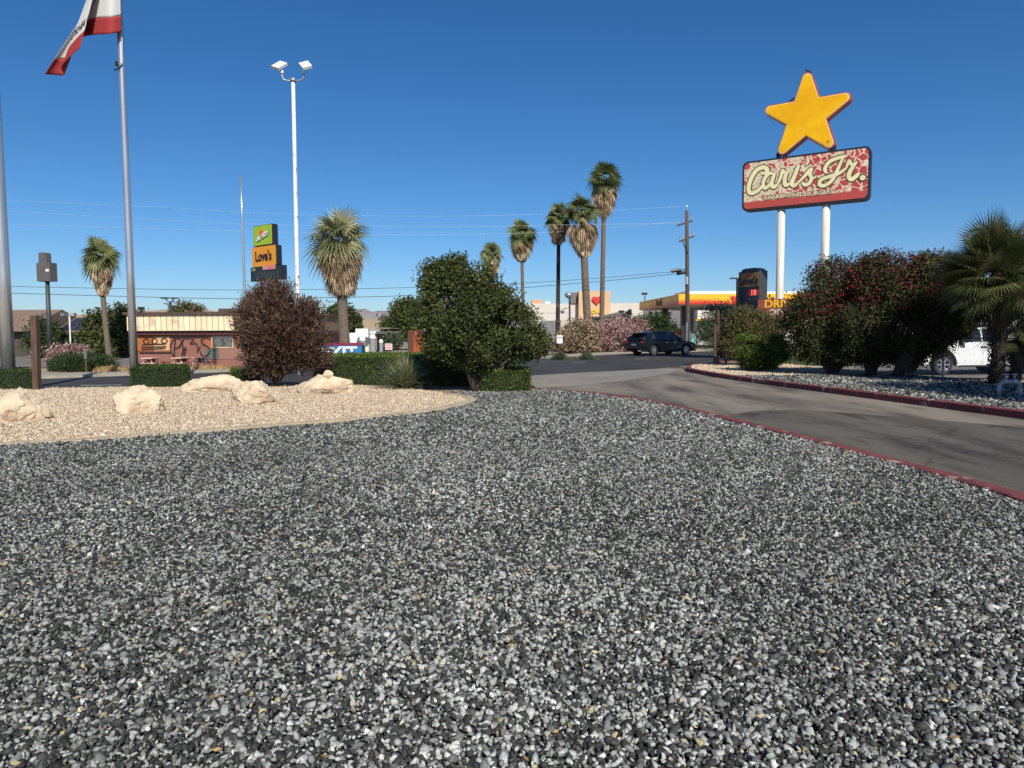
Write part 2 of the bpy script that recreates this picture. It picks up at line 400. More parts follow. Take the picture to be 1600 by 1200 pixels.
def frond(acc, base, az, el, pet, Rr, nb=15, spread=1.9, droop=.4, wid=.03, v=.5, petw=.012):
    d = Vector((math.cos(az)*math.cos(el), math.sin(az)*math.cos(el), math.sin(el)))
    hub = base+d*pet+Vector((0, 0, -.12*pet*max(0, math.cos(el))))
    d2 = (d+Vector((0, 0, -.35*droop))).normalized()
    u = d2.cross(Vector((0, 0, 1))); u = u.normalized() if u.length > 1e-3 else Vector((1, 0, 0))
    tw = random.uniform(-1.2, 1.2); nrm = u.cross(d2).normalized()
    u2 = (u*math.cos(tw)+nrm*math.sin(tw)); n2 = u2.cross(d2).normalized()
    n = len(acc[0]); s = u*petw
    acc[0].extend([base-s, base+s, hub+s*.7, hub-s*.7]); acc[1].extend([(n, n+1, n+2, n+3)]); acc[2].extend([v])
    blade_fan(acc, hub, d2, u2, n2, Rr, nb, spread, droop, wid, v)
def palm(label, basepx, Y, toppx, toppy, tr, Rpx, skirt_px, group, skirt_w=(12, 5), ng=34, nd=60, bark='palmbark', green='palmleaf', nb=13, basez=GZ, mid=20, grey=.25, name='palm_tree', wid=.05):
    b = Vector((X(basepx, Y), Y, basez)); top = D(toppx, toppy, Y)
    t = thing(name, label, 'palm tree', b, group=group)
    mb = MB(); pts = []; rr = []
    for i in range(25):
        u = i/24; p = b.lerp(top, u); p.x += math.sin(u*math.pi)*.08*(toppx-basepx)*Y/FPX
        pts.append(p); rr.append(tr*(1.25-.35*u if u < .2 else 1.18-.25*u)*(1+.05*(i % 2)))
    mb.tube(pts, rr, 12); obj('trunk', mb, mt[bark], t, smooth=True)
    s = Y/FPX; Rw = Rpx*1.14*s
    acc = ([], [], [])
    for i in range(ng):
        el = R(86-140*(i/ng)**.85+random.uniform(-14, 14)); az = i*2.39996+random.uniform(-.5, .5)
        frond(acc, top+Vector((0, 0, .1*Rw)), az, el, Rw*random.uniform(.12, .5), Rw*random.uniform(.55, .75), nb, 1.5, .3+.5*(i/ng), wid*.85, random.uniform(.25, .95)-.15*i/ng)
    np_mesh('crown', np.array([tuple(q) for q in acc[0]]), np.array(acc[1]), mt[green], t, attr=acc[2])
    if nd:
        acc = ([], [], [])
        sk_ = skirt_px*.92*s
        for i in range(nd):
            u = i/nd; az = i*2.39996; h = top.z-(.16+.56*u)*sk_
            wd = (skirt_w[0]+(skirt_w[1]-skirt_w[0])*u)*s
            q = b.lerp(top, (h-b.z)/(top.z-b.z)); base = Vector((q.x, q.y, h))
            o = Vector((math.cos(az), math.sin(az), 0))
            el = R(-15-50*min(1, u*1.6)+random.uniform(-22, 14))
            L = min(wd/max(.2, math.cos(el)), sk_*.5)
            frond(acc, base+o*tr*.6, az, el, L*.5, max(.25*wd, min(wd*.9, sk_*.33)), max(7, nb-5), .9, 1.15, wid*.9, random.uniform(.1, 1)*(1-grey*(1-u)), .014)
        np_mesh('dead_skirt', np.array([tuple(q) for q in acc[0]]), np.array(acc[1]), mt['palmdead'], t, attr=acc[2])
    return t
# ---------------------------------------------------------------- stones
def icosa():
    p = (1+5**.5)/2; v = []
    for a in (-1, 1):
        for b in (-p, p): v += [(0, a, b), (a, b, 0), (b, 0, a)]
    v = np.array(v); v /= np.linalg.norm(v[0])
    f = []
    for i in range(12):
        for j in range(i+1, 12):
            for k in range(j+1, 12):
                d = [np.linalg.norm(v[x]-v[y]) for x, y in ((i, j), (j, k), (i, k))]
                if max(d) < 1.1:
                    n = np.cross(v[j]-v[i], v[k]-v[i]); f.append((i, j, k) if n @ v[i] > 0 else (i, k, j))
    return v, np.array(f)
ICO = icosa()
OCT = (np.array([(1, 0, 0), (-1, 0, 0), (0, 1, 0), (0, -1, 0), (0, 0, 1), (0, 0, -1)], float),
       np.array([(0, 2, 4), (2, 1, 4), (1, 3, 4), (3, 0, 4), (2, 0, 5), (1, 2, 5), (3, 1, 5), (0, 3, 5)]))
def pip(poly, x, y):
    ins = np.zeros(len(x), bool); n = len(poly)
    for i in range(n):
        x0, y0 = poly[i][0], poly[i][1]; x1, y1 = poly[i-1][0], poly[i-1][1]
        c = ((y0 > y) != (y1 > y)); ins ^= c & (x < (x1-x0)*(y-y0)/((y1-y0) or 1e-9)+x0)
    return ins
def grid(poly, cell, yr, xr=None):
    xs = [p[0] for p in poly]; x0, x1 = (xr or (min(xs), max(xs)))
    gx, gy = np.meshgrid(np.arange(x0, x1, cell), np.arange(yr[0], yr[1], cell))
    gx = gx.ravel()+rng.uniform(-.5, .5, gx.size)*cell; gy = gy.ravel()+rng.uniform(-.5, .5, gy.size)*cell
    ok = pip(poly, gx, gy) & (np.abs(gx) < gy*.85+1.5)
    return gx[ok], gy[ok]
def stones(x, y, z, size, proto, colf):
    n = len(x); bv, bf = proto; k = len(bv)
    s = size*np.clip(rng.lognormal(0, .34, n), .45, 2.1)
    sc = np.stack([rng.uniform(.8, 1.45, n), rng.uniform(.6, 1.0, n), rng.uniform(.38, .7, n)], 1)*s[:, None]
    q = rng.normal(size=(n, 4)); q[:, 1:3] *= .45; q /= np.linalg.norm(q, axis=1, keepdims=True)
    W, a, b, c = q.T
    Rm = np.stack([1-2*(b*b+c*c), 2*(a*b-c*W), 2*(a*c+b*W), 2*(a*b+c*W), 1-2*(a*a+c*c), 2*(b*c-a*W), 2*(a*c-b*W), 2*(b*c+a*W), 1-2*(a*a+b*b)], 1).reshape(n, 3, 3)
    V = bv[None]*rng.uniform(.58, 1.3, (n, k, 1))*sc[:, None, :]
    V = np.einsum('nij,nkj->nki', Rm, V)+np.stack([x, y, z], 1)[:, None, :]
    F = bf[None]+(np.arange(n)*k)[:, None, None]
    cc = colf(n)
    if colf is greycol: cc[:, :3] = np.clip(cc[:, :3]*patch(x, y)[:, None], 0, .75)
    col = np.repeat(cc, len(bf), 0)
    return V.reshape(-1, 3), F.reshape(-1, 3), col
def greycol(n):
    u = rng.uniform(size=n)
    g = np.where(u < .43, rng.uniform(.014, .05, n), np.where(u < .62, rng.uniform(.07, .17, n), np.where(u < .985, rng.uniform(.18, .38, n), rng.uniform(.42, .6, n))))
    c = np.stack([g*1.0, g*1.02, g*.97, np.ones(n)], 1)
    wr = rng.uniform(size=n) < .03; c[wr, :3] *= np.array([1.25, 1.0, .62])
    gr = rng.uniform(size=n) < .12; c[gr, :3] *= np.array([.93, 1.03, .98])
    return c
def tancol(n):
    g = rng.uniform(.55, 1.15, n)*rng.choice([1, 1, 1, .75, 1.2], n)
    base = np.array([.6, .46, .31]); alt = np.array([.62, .52, .4])
    mixf = rng.uniform(size=n)[:, None]
    return np.concatenate([(base*(1-mixf)+alt*mixf)*g[:, None], np.ones((n, 1))], 1)
def stone_field(name, label, parts, m):
    V = []; F = []; Cc = []; o = 0
    for v, f, c in parts:
        V.append(v); F.append(f+o); Cc.append(c); o += len(v)
    ob = np_mesh(name, np.concatenate(V), np.concatenate(F), m, col=np.concatenate(Cc))
    return tag(ob, label, 'gravel', kind='stuff')

# ================================================================ THE GROUND
def smooth(pts, n=6):
    pts = [Vector(p) for p in pts]; out = []
    for i in range(len(pts)-1):
        p0, p1, p2, p3 = pts[max(i-1, 0)], pts[i], pts[i+1], pts[min(i+2, len(pts)-1)]
        for k in range(n):
            t = k/n
            out.append(.5*((2*p1)+(p2-p0)*t+(2*p0-5*p1+4*p2-p3)*t*t+(3*p1-p0-3*p2+p3)*t**3))
    return out+[pts[-1]]
def sweep(path, prof, mb=None):            # prof: (side offset, z), path in xy (side +: to the right of travel)
    mb = mb or MB(); path = [Vector((p[0], p[1], 0)) for p in path]; n = len(prof); vs = []; fs = []
    for i, p in enumerate(path):
        t = (path[min(i+1, len(path)-1)]-path[max(i-1, 0)]).normalized(); s = Vector((t.y, -t.x, 0))
        for o, z in prof: vs.append((p.x+s.x*o, p.y+s.y*o, z))
    for i in range(len(path)-1):
        for k in range(n-1): fs.append((i*n+k, i*n+k+1, (i+1)*n+k+1, (i+1)*n+k))
    fs += [tuple(range(n)), tuple(range((len(path)-1)*n, len(path)*n))]
    return mb.add(vs, fs)
def sheet(name, poly, z, m, kind='structure'):
    mb = MB(); mb.add([(p[0], p[1], z) for p in poly], [tuple(range(len(poly)))])
    o = obj(name, mb, m)
    if o.data.polygons[0].normal.z < 0: o.data.flip_normals()
    return structure(o)
mb = MB(); mb.add([(-6000, -200, GZ-.04), (6000, -200, GZ-.04), (6000, 9000, GZ-.04), (-6000, 9000, GZ-.04)], [(0, 1, 2, 3)])
structure(obj('ground', mb, mt['dirt']))
ZR = -.13
def offset_path(path, o):
    out = []
    for i, p in enumerate(path):
        t = (path[min(i+1, len(path)-1)]-path[max(i-1, 0)]); t.z = 0; t.normalize(); out.append(Vector((p.x+t.y*o, p.y-t.x*o, 0)))
    return out
near_kerb = smooth([Vector((6.2, -6, 0)), Vector((6.0, -1, 0)), P(1760, 816), P(1600, 772), P(1500, 744), P(1400, 718), P(1300, 692), P(1200, 667), P(1100, 643), P(1040, 630), P(985, 620), P(930, 613.5), P(880, 610.5), P(838, 607.5)])
right_kerb = smooth([Vector((13.4, -6, 0)), Vector((12.2, 3, 0)), P(1760, 664), P(1600, 644), P(1500, 632), P(1400, 619.5), P(1300, 607), P(1200, 595), P(1130, 585.5), P(1090, 579), P(1073, 575), P(1078, 570.5), P(1110, 567), P(1160, 562)])
# street (one dark asphalt sheet), apron, driveway
st_near = [P(-420, 628, ZR), P(60, 612, ZR), P(360, 606, ZR), P(620, 597, ZR), P(835, 586, ZR), P(930, 581, ZR), P(1020, 576.5, ZR), P(1120, 566, ZR), P(1180, 556, ZR), P(1400, 545, ZR)]
st_far = [P(1400, 538, ZR), P(1140, 548, ZR), P(982, 552.5, ZR), P(770, 564.5, ZR), P(560, 573, ZR), P(362, 581, ZR), P(202, 587, ZR), P(65, 592, ZR), P(-420, 606, ZR)]
sheet('street', [(p.x, p.y) for p in st_near+st_far], ZR+.004, mt['street'])
dr = [(p.x, p.y) for p in near_kerb[:-1]]+[tuple(P(838, 607.5).xy), tuple(P(820, 588, ZR).xy), tuple(P(835, 586, ZR).xy), tuple(P(930, 581, ZR).xy), tuple(P(1020, 576.5, ZR).xy), tuple(P(1074, 571, ZR).xy)]
rk = [(p.x, p.y) for p in right_kerb if p.y < P(1073, 575).y+.01]
sheet('driveway', dr+rk[::-1], ZR, mt['drive'])
pk = [p for p in near_kerb if p.y < P(1118, 648).y and p.y > 2]
sheet('asphalt_patch', [(p.x+.03, p.y) for p in pk]+[tuple(P(a, b, ZR).xy) for a, b in ((1122, 653), (1175, 643), (1250, 640), (1330, 646), (1420, 653), (1600, 668), (1800, 700))], ZR+.005, mt['patch'])
ap = [P(815, 588.5, ZR), P(838, 607, ZR), P(900, 604, ZR), P(985, 594, ZR), P(1050, 583, ZR), P(1068, 576, ZR), P(1020, 577, ZR), P(930, 581.6, ZR), P(835, 586.6, ZR)]
sheet('concrete_apron', [(p.x, p.y) for p in ap], ZR+.008, mt['apron'])
mb = MB()
def dash(a, b, wd, z=ZR+.009):
    a, b = P(*a, z), P(*b, z); t = (b-a).normalized(); s = Vector((-t.y, t.x, 0))*wd
    mb.add([a-s, b-s, b+s, a+s], [(0, 1, 2, 3)])
dash((127, 602), (190, 601.5), .06); dash((892, 566.6), (915, 566.4), .07); dash((992, 561), (1014, 560.5), .08); dash((560, 580), (610, 577.5), .06); dash((330, 596), (372, 594.5), .06)
structure(obj('road_markings', mb, mt['mark'], fix=False))
swp = [P(-420, 606, ZR), P(65, 592, ZR), P(202, 587, ZR), P(362, 581, ZR), P(560, 573, ZR), P(770, 564.5, ZR), P(982, 552.5, ZR), P(1140, 548, ZR)]
structure(obj('sidewalk', sweep(smooth(swp), [(0, GZ-.1), (0, -.03), (-.15, -.02), (-1.3, -.015), (-1.3, GZ-.1)]), mt['concrete']))
sheet('parking_lot', [tuple(P(a, b, GZ).xy) for a, b in ((-700, 575), (150, 573), (330, 570), (240, 562), (120, 552), (-300, 552))], GZ-.02, mt['lot'])
# beds
edge = smooth([P(-260, 716), P(-120, 707), P(0, 696), P(130, 689), P(300, 676), P(450, 664), P(560, 655), P(650, 645), P(700, 637), P(728, 630), P(737, 625), P(728, 620.5), P(700, 616)])
tan_poly = [(p.x, p.y) for p in offset_path(edge, -.1)]+[tuple(P(a, b).xy) for a, b in ((690, 613), (640, 608), (560, 602), (480, 600), (370, 602), (250, 604), (60, 607), (-260, 614))]
dark_poly = [(-14, -3)]+[(p.x, p.y) for p in offset_path(edge, .09)[:-1]]+[tuple(P(a, b).xy) for a, b in ((705, 612), (830, 611), (838, 608))]+[(p.x, p.y) for p in offset_path(near_kerb, -.2)[::-1]][1:]+[(5.9, -6), (-14, -6)]
mb = MB(); mb.prism(tan_poly, -.25, -.012); structure(obj('tan_gravel_ground', mb, mt['tunderlay']))
mb = MB(); mb.prism(dark_poly, -.25, -.026); structure(obj('grey_gravel_ground', mb, mt['gunderlay']))
back_poly = [tuple(P(a, b).xy) for a, b in ((838, 607.5), (828, 591), (620, 598), (360, 606.5), (60, 612), (-260, 620))]
mb = MB(); mb.prism(back_poly+[tan_poly[-1]]+[p for p in tan_poly[len(edge):-1][::-1]]+[tuple(P(705, 612.5).xy), tuple(P(830, 611.5).xy)], -.25, -.02); structure(obj('planting_bed', mb, mt['tunderlay']))
tag(obj('kerb', sweep(near_kerb, [(0, ZR-.1), (0, .005), (-.025, .02), (-.18, .022), (-.2, .01), (-.2, -.1)]), mt['kerb']), 'worn red painted kerb between the grey gravel and the driveway', 'kerb')['kind'] = 'structure'
tag(obj('kerb', sweep(right_kerb, [(0, ZR-.1), (0, .005), (.02, .022), (.16, .024), (.18, .01), (.18, -.1)]), mt['kerb']), 'dark red painted kerb along the bed on the far side of the driveway', 'kerb')['kind'] = 'structure'
structure(obj('concrete_edging', sweep(edge, [(.11, -.1), (.11, .02), (.085, .032), (-.085, .034), (-.11, .022), (-.11, -.1)]), mt['edging']))
# right bed and the lots beyond it
rb = [(p.x, p.y) for p in offset_path(right_kerb, .2)]+[tuple(P(1225, 569).xy), tuple(P(1330, 578).xy), tuple(P(1420, 586).xy), tuple(P(1500, 592).xy), tuple(P(1660, 603).xy), tuple(P(1900, 625).xy), (30, 3), (30, -6)]
mb = MB(); mb.prism(rb, -.25, -.013); structure(obj('shrub_bed', mb, mt['tunderlay']))
sheet('truck_lot', [tuple(P(1330, 577.5, GZ).xy), tuple(P(1480, 590, GZ).xy), (40, 17), (70, 30), tuple(P(1800, 553, GZ).xy), tuple(P(1380, 552, GZ).xy)], GZ, mt['lot'])
lawn = [tuple(P(a, b, GZ).xy) for a, b in ((1215, 567), (1300, 571), (1345, 570), (1400, 560), (1420, 552), (1210, 550))]
sheet('lawn', lawn, GZ+.004, mt['lawn'])
gx, gy = grid(lawn, .13, (min(p[1] for p in lawn), max(p[1] for p in lawn)))
pp = np.stack([gx, gy, np.full(len(gx), GZ+.04)], 1)
vs, f, v = leaves(pp, .14, .25, np.tile([[0, 0, 1.]], (len(pp), 1)), .5)
tag(np_mesh('grass', vs, f, mt['grassblade'], attr=v), 'short green grass on the strip behind the chain link fence', 'grass', kind='stuff')
# stones
def und(x, y):                              # gentle dips in the gravel
    return .011*np.sin(x*1.3+.6*np.sin(y*.9))*np.sin(y*1.1+1.3*np.sin(x*.55))+.006*np.sin(x*3.1+y*1.7)
def patch(x, y):                            # dustier and cleaner areas of the gravel
    n = np.sin(x*.9+1.7*np.sin(y*.45+1))*np.sin(y*.7+1.2*np.sin(x*.6))+.5*np.sin(x*2.3-y*1.6+np.sin(y*2.1))
    return 1+.16*n
pr = []
dp = dark_poly
gx, gy = grid(dp, .018, (1.2, 5.0)); pr.append(stones(gx, gy, und(gx, gy)+rng.uniform(-.006, .007, len(gx)), .0128, ICO, greycol))
gx, gy = grid(dp, .0215, (5.0, 9.5)); pr.append(stones(gx, gy, und(gx, gy)+rng.uniform(-.006, .007, len(gx)), .0155, OCT, greycol))
gx, gy = grid(dp, .03, (9.5, 19)); pr.append(stones(gx, gy, und(gx, gy)+rng.uniform(-.008, .008, len(gx)), .021, OCT, greycol))
stone_field('grey_gravel', 'loose black, grey and white crushed stone across the foreground', pr, mt['stone'])
pr = []
gx, gy = grid(tan_poly, .031, (6, 22)); pr.append(stones(gx, gy, rng.uniform(-.008, .01, len(gx)), .021, OCT, tancol))
stone_field('tan_gravel', 'pale tan crushed stone around the boulders', pr, mt['tstone'])
pr = []
gx, gy = grid(rb, .05, (9, 33)); nearb = gy < 24
pr.append(stones(gx[nearb], gy[nearb], rng.uniform(-.01, .012, nearb.sum()), .034, OCT, greycol))
pr.append(stones(gx[~nearb], gy[~nearb], rng.uniform(-.01, .012, (~nearb).sum()), .034, OCT, tancol))
stone_field('bed_gravel', 'grey and tan crushed stone under the red shrubs beyond the driveway', pr, mt['stone'])
# dry leaf bits on the gravel
n = 420; x = rng.uniform(-4, 5, n); y = rng.uniform(1.8, 9, n); ok = pip(dp, x, y); x, y = x[ok], y[ok]
vs, f, v = leaves(np.stack([x, y, und(x, y)+.02], 1), .035, .4, np.stack([rng.normal(size=len(x)), rng.normal(size=len(x)), np.zeros(len(x))], 1), .3)
tag(np_mesh('dry_leaf_litter', vs, f, mt['straw'], attr=v), 'scattered dry orange leaf bits lying on the grey gravel', 'leaf litter', kind='stuff')

# ================================================================ HILLS
def ridge(name, Y, prof, depth, m, rough):
    prof = [(X(px, Y, 500), Z(py, Y)) for px, py in prof]
    xs = np.linspace(prof[0][0], prof[-1][0], 160); zs = np.interp(xs, [p[0] for p in prof], [p[1] for p in prof])
    vs = []; nr = 9
    for j in range(nr):
        u = j/(nr-1)*2-1
        for x, z in zip(xs, zs):
            k = (1-abs(u))**.8
            h = (z-GZ)*k
            h *= 1+rough*(noise.fractal(Vector((x, u*depth, 3.1))*(12/depth), .8, 2, 5))*(1 if 0 < k < 1 else .4)
            vs.append((x, Y+u*depth, GZ-1+h+1*k))
    n = len(xs)
    fs = [(j*n+i, j*n+i+1, (j+1)*n+i+1, (j+1)*n+i) for j in range(nr-1) for i in range(n-1)]
    mb = MB(); mb.add(vs, fs); return structure(obj(name, mb, m, smooth=True))
ridge('hills', 520, [(-500, 500), (-200, 490), (0, 492), (100, 490), (145, 487), (230, 483), (275, 479), (330, 482), (380, 490), (470, 505), (545, 505), (572, 494), (590, 499), (625, 513), (680, 516), (760, 518)], 110, mt['hilltan'], .12)
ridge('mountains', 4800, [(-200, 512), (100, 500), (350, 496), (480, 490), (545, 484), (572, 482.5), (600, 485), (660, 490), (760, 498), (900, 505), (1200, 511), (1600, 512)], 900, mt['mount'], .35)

# ================================================================ TEXT AND STROKES
def text_mb(body, size, ext=.01, bold=0, sx=1, shear=0, align='CENTER'):
    cu = bpy.data.curves.new('text', 'FONT'); cu.body = body; cu.size = size; cu.extrude = ext; cu.offset = bold; cu.shear = shear
    cu.align_x = align; cu.align_y = 'CENTER'; cu.resolution_u = 3
    o = bpy.data.objects.new('text', cu); C.objects.link(o); bpy.context.view_layer.update()
    me = bpy.data.meshes.new_from_object(o.evaluated_get(bpy.context.evaluated_depsgraph_get()))
    mb = MB(); mb.add([(v.co.x*sx, -v.co.z, v.co.y) for v in me.vertices], [tuple(p.vertices) for p in me.polygons])
    bpy.data.objects.remove(o); bpy.data.curves.remove(cu); bpy.data.meshes.remove(me)
    return mb
def moved(mb, dx=0, dy=0, dz=0):
    mb.v = [(a+dx, b+dy, c+dz) for a, b, c in mb.v]; return mb
def stroke(mb, pts, wd, y, th=.004, dy=-.0004, closed=False, taper=True):
    """flat ribbon in the xz plane along pts [(x,z)], facing -y"""
    pts = [Vector((p[0], p[1], 0)) for p in pts]
    if len(pts) > 2: pts = smooth(pts, 7)
    n = len(pts); vs = []; fs = []
    for i, p in enumerate(pts):
        t = (pts[min(i+1, n-1)]-pts[max(i-1, 0)]).normalized(); s = Vector((-t.y, t.x, 0))
        u = i/(n-1); ww = wd*.5*((.55+.45*min(1, min(u, 1-u)*6)) if taper else 1)
        yy = y+dy*i
        for k in (-1, 1):
            q = p+s*ww*k; vs.append((q.x, yy, q.y))
        for k in (-1, 1):
            q = p+s*ww*k; vs.append((q.x, yy+th, q.y))
    for i in range(n-1):
        a, b = i*4, (i+1)*4
        fs += [(a, b, b+1, a+1), (a+2, a+3, b+3, b+2), (a, a+2, b+2, b), (a+1, b+1, b+3, a+3)]
    fs += [(0, 1, 3, 2), ((n-1)*4, (n-1)*4+2, (n-1)*4+3, (n-1)*4+1)]
    return mb.add(vs, fs)
def rrect(x0, z0, x1, z1, r, n=6):
    out = []
    for cx, cz, a in ((x1-r, z0+r, -90), (x1-r, z1-r, 0), (x0+r, z1-r, 90), (x0+r, z0+r, 180)):
        for k in range(n+1):
            g = R(a+90*k/n); out.append((cx+r*math.cos(g), cz+r*math.sin(g)))
    return out
def heart(cx, cz, s):
    out = []
    for k in range(28):
        t = 2*math.pi*k/28
        out.append((cx+s*16*math.sin(t)**3/17, cz+s*(13*math.cos(t)-5*math.cos(2*t)-2*math.cos(3*t)-math.cos(4*t))/17))
    return out[::-1]

# ================================================================ TALL STAR SIGN
DS = 37.0; RS = R(-33)
cs = D(1257, 283, DS); sc_ = DS/FPX
W_, H_ = 6.12, 2.58
T = thing('restaurant_sign', 'tall roadside sign with yellow star above a cracked red and cream script panel', 'sign', (cs.x, DS, GZ), RS)
hz = cs.z-GZ                                   # centre height of the panel above the base
ux = lambda x: x
mb = MB()
for xx in (-1.1, 1.07):
    mb2 = MB(); mb2.lathe([(.21, 0), (.2, 3), (.19, hz-H_/2+.05)], (xx, .0, 0)); obj('post', mb2, mt['signpost'], T, local=True, smooth=True)
mb = MB(); mb.plate(rrect(-W_/2, hz-H_/2, W_/2, hz+H_/2, .28), -.3, .3); cab = obj('cabinet', mb, mt['navy'], T, local=True)
# cracked face
m, t, b = newmat('cracked_sign_face'); N = t.nodes; L = t.links
tc = N.new('ShaderNodeTexCoord'); mp = N.new('ShaderNodeMapping'); mp.inputs['Scale'].default_value = (1, 0, 1); L.new(tc.outputs['Object'], mp.inputs[0])
wn = N.new('ShaderNodeTexNoise'); wn.inputs['Scale'].default_value = 2.2; L.new(mp.outputs[0], wn.inputs[0])
ad = N.new('ShaderNodeVectorMath'); ad.operation = 'MULTIPLY_ADD'; ad.inputs[1].default_value = (.35, 0, .35); L.new(wn.outputs['Color'], ad.inputs[0]); L.new(mp.outputs[0], ad.inputs[2])
v1 = N.new('ShaderNodeTexVoronoi'); v1.feature = 'DISTANCE_TO_EDGE'; v1.inputs['Scale'].default_value = 3.0; L.new(ad.outputs[0], v1.inputs['Vector'])
v2 = N.new('ShaderNodeTexVoronoi'); v2.inputs['Scale'].default_value = 3.0; L.new(ad.outputs[0], v2.inputs['Vector'])
v3 = N.new('ShaderNodeTexVoronoi'); v3.feature = 'DISTANCE_TO_EDGE'; v3.inputs['Scale'].default_value = 9.5; L.new(ad.outputs[0], v3.inputs['Vector'])
def mr(src, a, bb, c=0, d=1):
    r = N.new('ShaderNodeMapRange'); r.inputs[1].default_value = a; r.inputs[2].default_value = bb; r.inputs[3].default_value = c; r.inputs[4].default_value = d; L.new(src, r.inputs[0]); return r.outputs[0]
def mth(op, a, bb):
    r = N.new('ShaderNodeMath'); r.operation = op
    for k, q in enumerate((a, bb)):
        if isinstance(q, (int, float)): r.inputs[k].default_value = q
        else: L.new(q, r.inputs[k])
    return r.outputs[0]
def mixc(f, a, c):
    x = N.new('ShaderNodeMix'); x.data_type = 'RGBA'
    L.new(f, x.inputs[0])
    for q, k in ((a, 6), (c, 7)):
        if isinstance(q, tuple): x.inputs[k].default_value = (*q, 1)
        else: L.new(q, x.inputs[k])
    return x.outputs[2]
sep = N.new('ShaderNodeSeparateXYZ'); L.new(tc.outputs['Object'], sep.inputs[0])
n1 = N.new('ShaderNodeTexNoise'); n1.inputs['Scale'].default_value = .9; L.new(mp.outputs[0], n1.inputs[0])
# red cells survive more to the right and below
bias = mth('ADD', n1.outputs[0], mth('MULTIPLY', sep.outputs['X'], .05))
sepc = N.new('ShaderNodeSeparateColor'); L.new(v2.outputs['Color'], sepc.inputs[0])
keep = mr(mth('ADD', bias, mth('MULTIPLY', sepc.outputs[0], .28)), .6, .63)
cell = mth('MULTIPLY', keep, mr(v1.outputs['Distance'], .05, .07))
n2 = N.new('ShaderNodeTexNoise'); n2.inputs['Scale'].default_value = 14; n2.inputs['Detail'].default_value = 5; L.new(mp.outputs[0], n2.inputs[0])
bg = mixc(mr(n2.outputs[0], .45, .6), (.58, .48, .31), (.16, .125, .06))
bg = mixc(mr(v3.outputs['Distance'], .06, .1), (.72, .62, .45), bg)
bg = mixc(mr(n2.outputs[0], .62, .66), bg, (.25, .06, .04))
bg = mixc(mr(v1.outputs['Distance'], .03, .045), (.74, .58, .47), bg)
col = mixc(cell, bg, (.42, .05, .045))
n3 = N.new('ShaderNodeTexNoise'); n3.inputs['Scale'].default_value = 5; L.new(mp.outputs[0], n3.inputs[0])
band = mr(mth('ADD', sep.outputs['Z'], mth('MULTIPLY', n3.outputs[0], .12)), hz-H_/2+.50, hz-H_/2+.56)
col = mixc(band, (.42, .06, .05), col)
L.new(col, b.inputs['Base Color']); b.inputs['Roughness'].default_value = .6
mt['signface'] = m
mb = MB(); mb.plate(rrect(-W_/2+.1, hz-H_/2+.1, W_/2-.1, hz+H_/2-.1, .22), -.325, -.28); obj('face_panel', mb, m, T, local=True)
def sg(zx, zy):                                # tracing of the lettering -> panel coordinates
    u = (zx-75)/1403; top = 287-197*u; bot = 812-138*u
    return (-W_/2+u*W_, hz-H_/2+(bot-zy)/(bot-top)*H_)
SCR = [[(300, 398), (345, 398), (368, 362), (330, 337), (255, 362), (195, 435), (158, 530), (160, 598), (205, 612), (275, 578), (325, 520)],
       [(445, 408), (400, 398), (352, 440), (325, 505), (342, 556), (385, 535), (432, 460)], [(458, 395), (425, 490), (440, 545), (490, 518)],
       [(490, 518), (525, 440), (545, 365), (572, 395), (605, 372)], [(600, 378), (572, 450), (578, 520), (625, 510)],
       [(625, 510), (680, 400), (728, 300)], [(728, 300), (690, 400), (655, 495), (670, 528), (715, 505)],
       [(715, 505), (800, 415), (862, 345), (850, 400), (868, 450), (842, 502), (795, 518), (768, 490)], [(868, 450), (895, 445), (922, 418)],
       [(1030, 392), (1010, 345), (1050, 275), (1125, 235), (1235, 205)], [(1200, 215), (1150, 340), (1090, 465), (1010, 525), (955, 512), (975, 460), (1060, 428), (1160, 392), (1235, 335)],
       [(1235, 335), (1262, 255), (1290, 300), (1345, 268)], [(1335, 275), (1280, 360), (1262, 425), (1290, 458), (1335, 425), (1370, 385)]]
wdt = [56, 46, 50, 40, 50, 22, 52, 46, 24, 46, 46, 36, 52]
mo, mi = MB(), MB()
for k, (st, wd) in enumerate(zip(SCR, wdt)):
    q = [sg(*p) for p in st]; wm = wd/1403*W_*.88
    stroke(mo, q, wm+.12, -.329-k*.0004, dy=-.00003); stroke(mi, q, wm, -.345-k*.0006, dy=-.00005)
ap_ = [sg(*p) for p in ((822, 250), (828, 272), (805, 305))]
stroke(mo, ap_, .22, -.3345, dy=-.00003); stroke(mi, ap_, .11, -.3535, dy=-.00003)
mo.lathe([(.2, -.341), (.2, -.338)], (sg(1405, 440)[0], 0, sg(1405, 440)[1]), 'y', 20); mi.lathe([(.13, -.358), (.13, -.354)], (sg(1405, 440)[0], 0, sg(1405, 440)[1]), 'y', 20)
mt['olive_line'] = pm('olive_outline', (.07, .06, .03), rough=.6)
obj('lettering_outline', mo, mt['olive_line'], T, local=True)
obj('lettering', mi, pm('cream_letters', (.78, .72, .42), (.7, .64, .36), rough=.5, scale=2), T, local=True)
for wtxt, zx_ in (('CHARBROILED', 560), ('BURGERS', 960)):
    x0, z0 = sg(zx_, 640-(zx_-560)*.09); tm = moved(text_mb(wtxt, .27, .003, .035, 1.12), x0, -.3305, z0); obj('small_lettering_outline', tm, mt['olive_line'], T, local=True)
    tm = text_mb(wtxt, .27, .004, .008, 1.12); tm = moved(tm, x0, -.336, z0); obj('small_lettering', tm, pm('faded_cream_letters', (.8, .7, .42), (.6, .42, .28), rough=.6, scale=3), T, local=True)
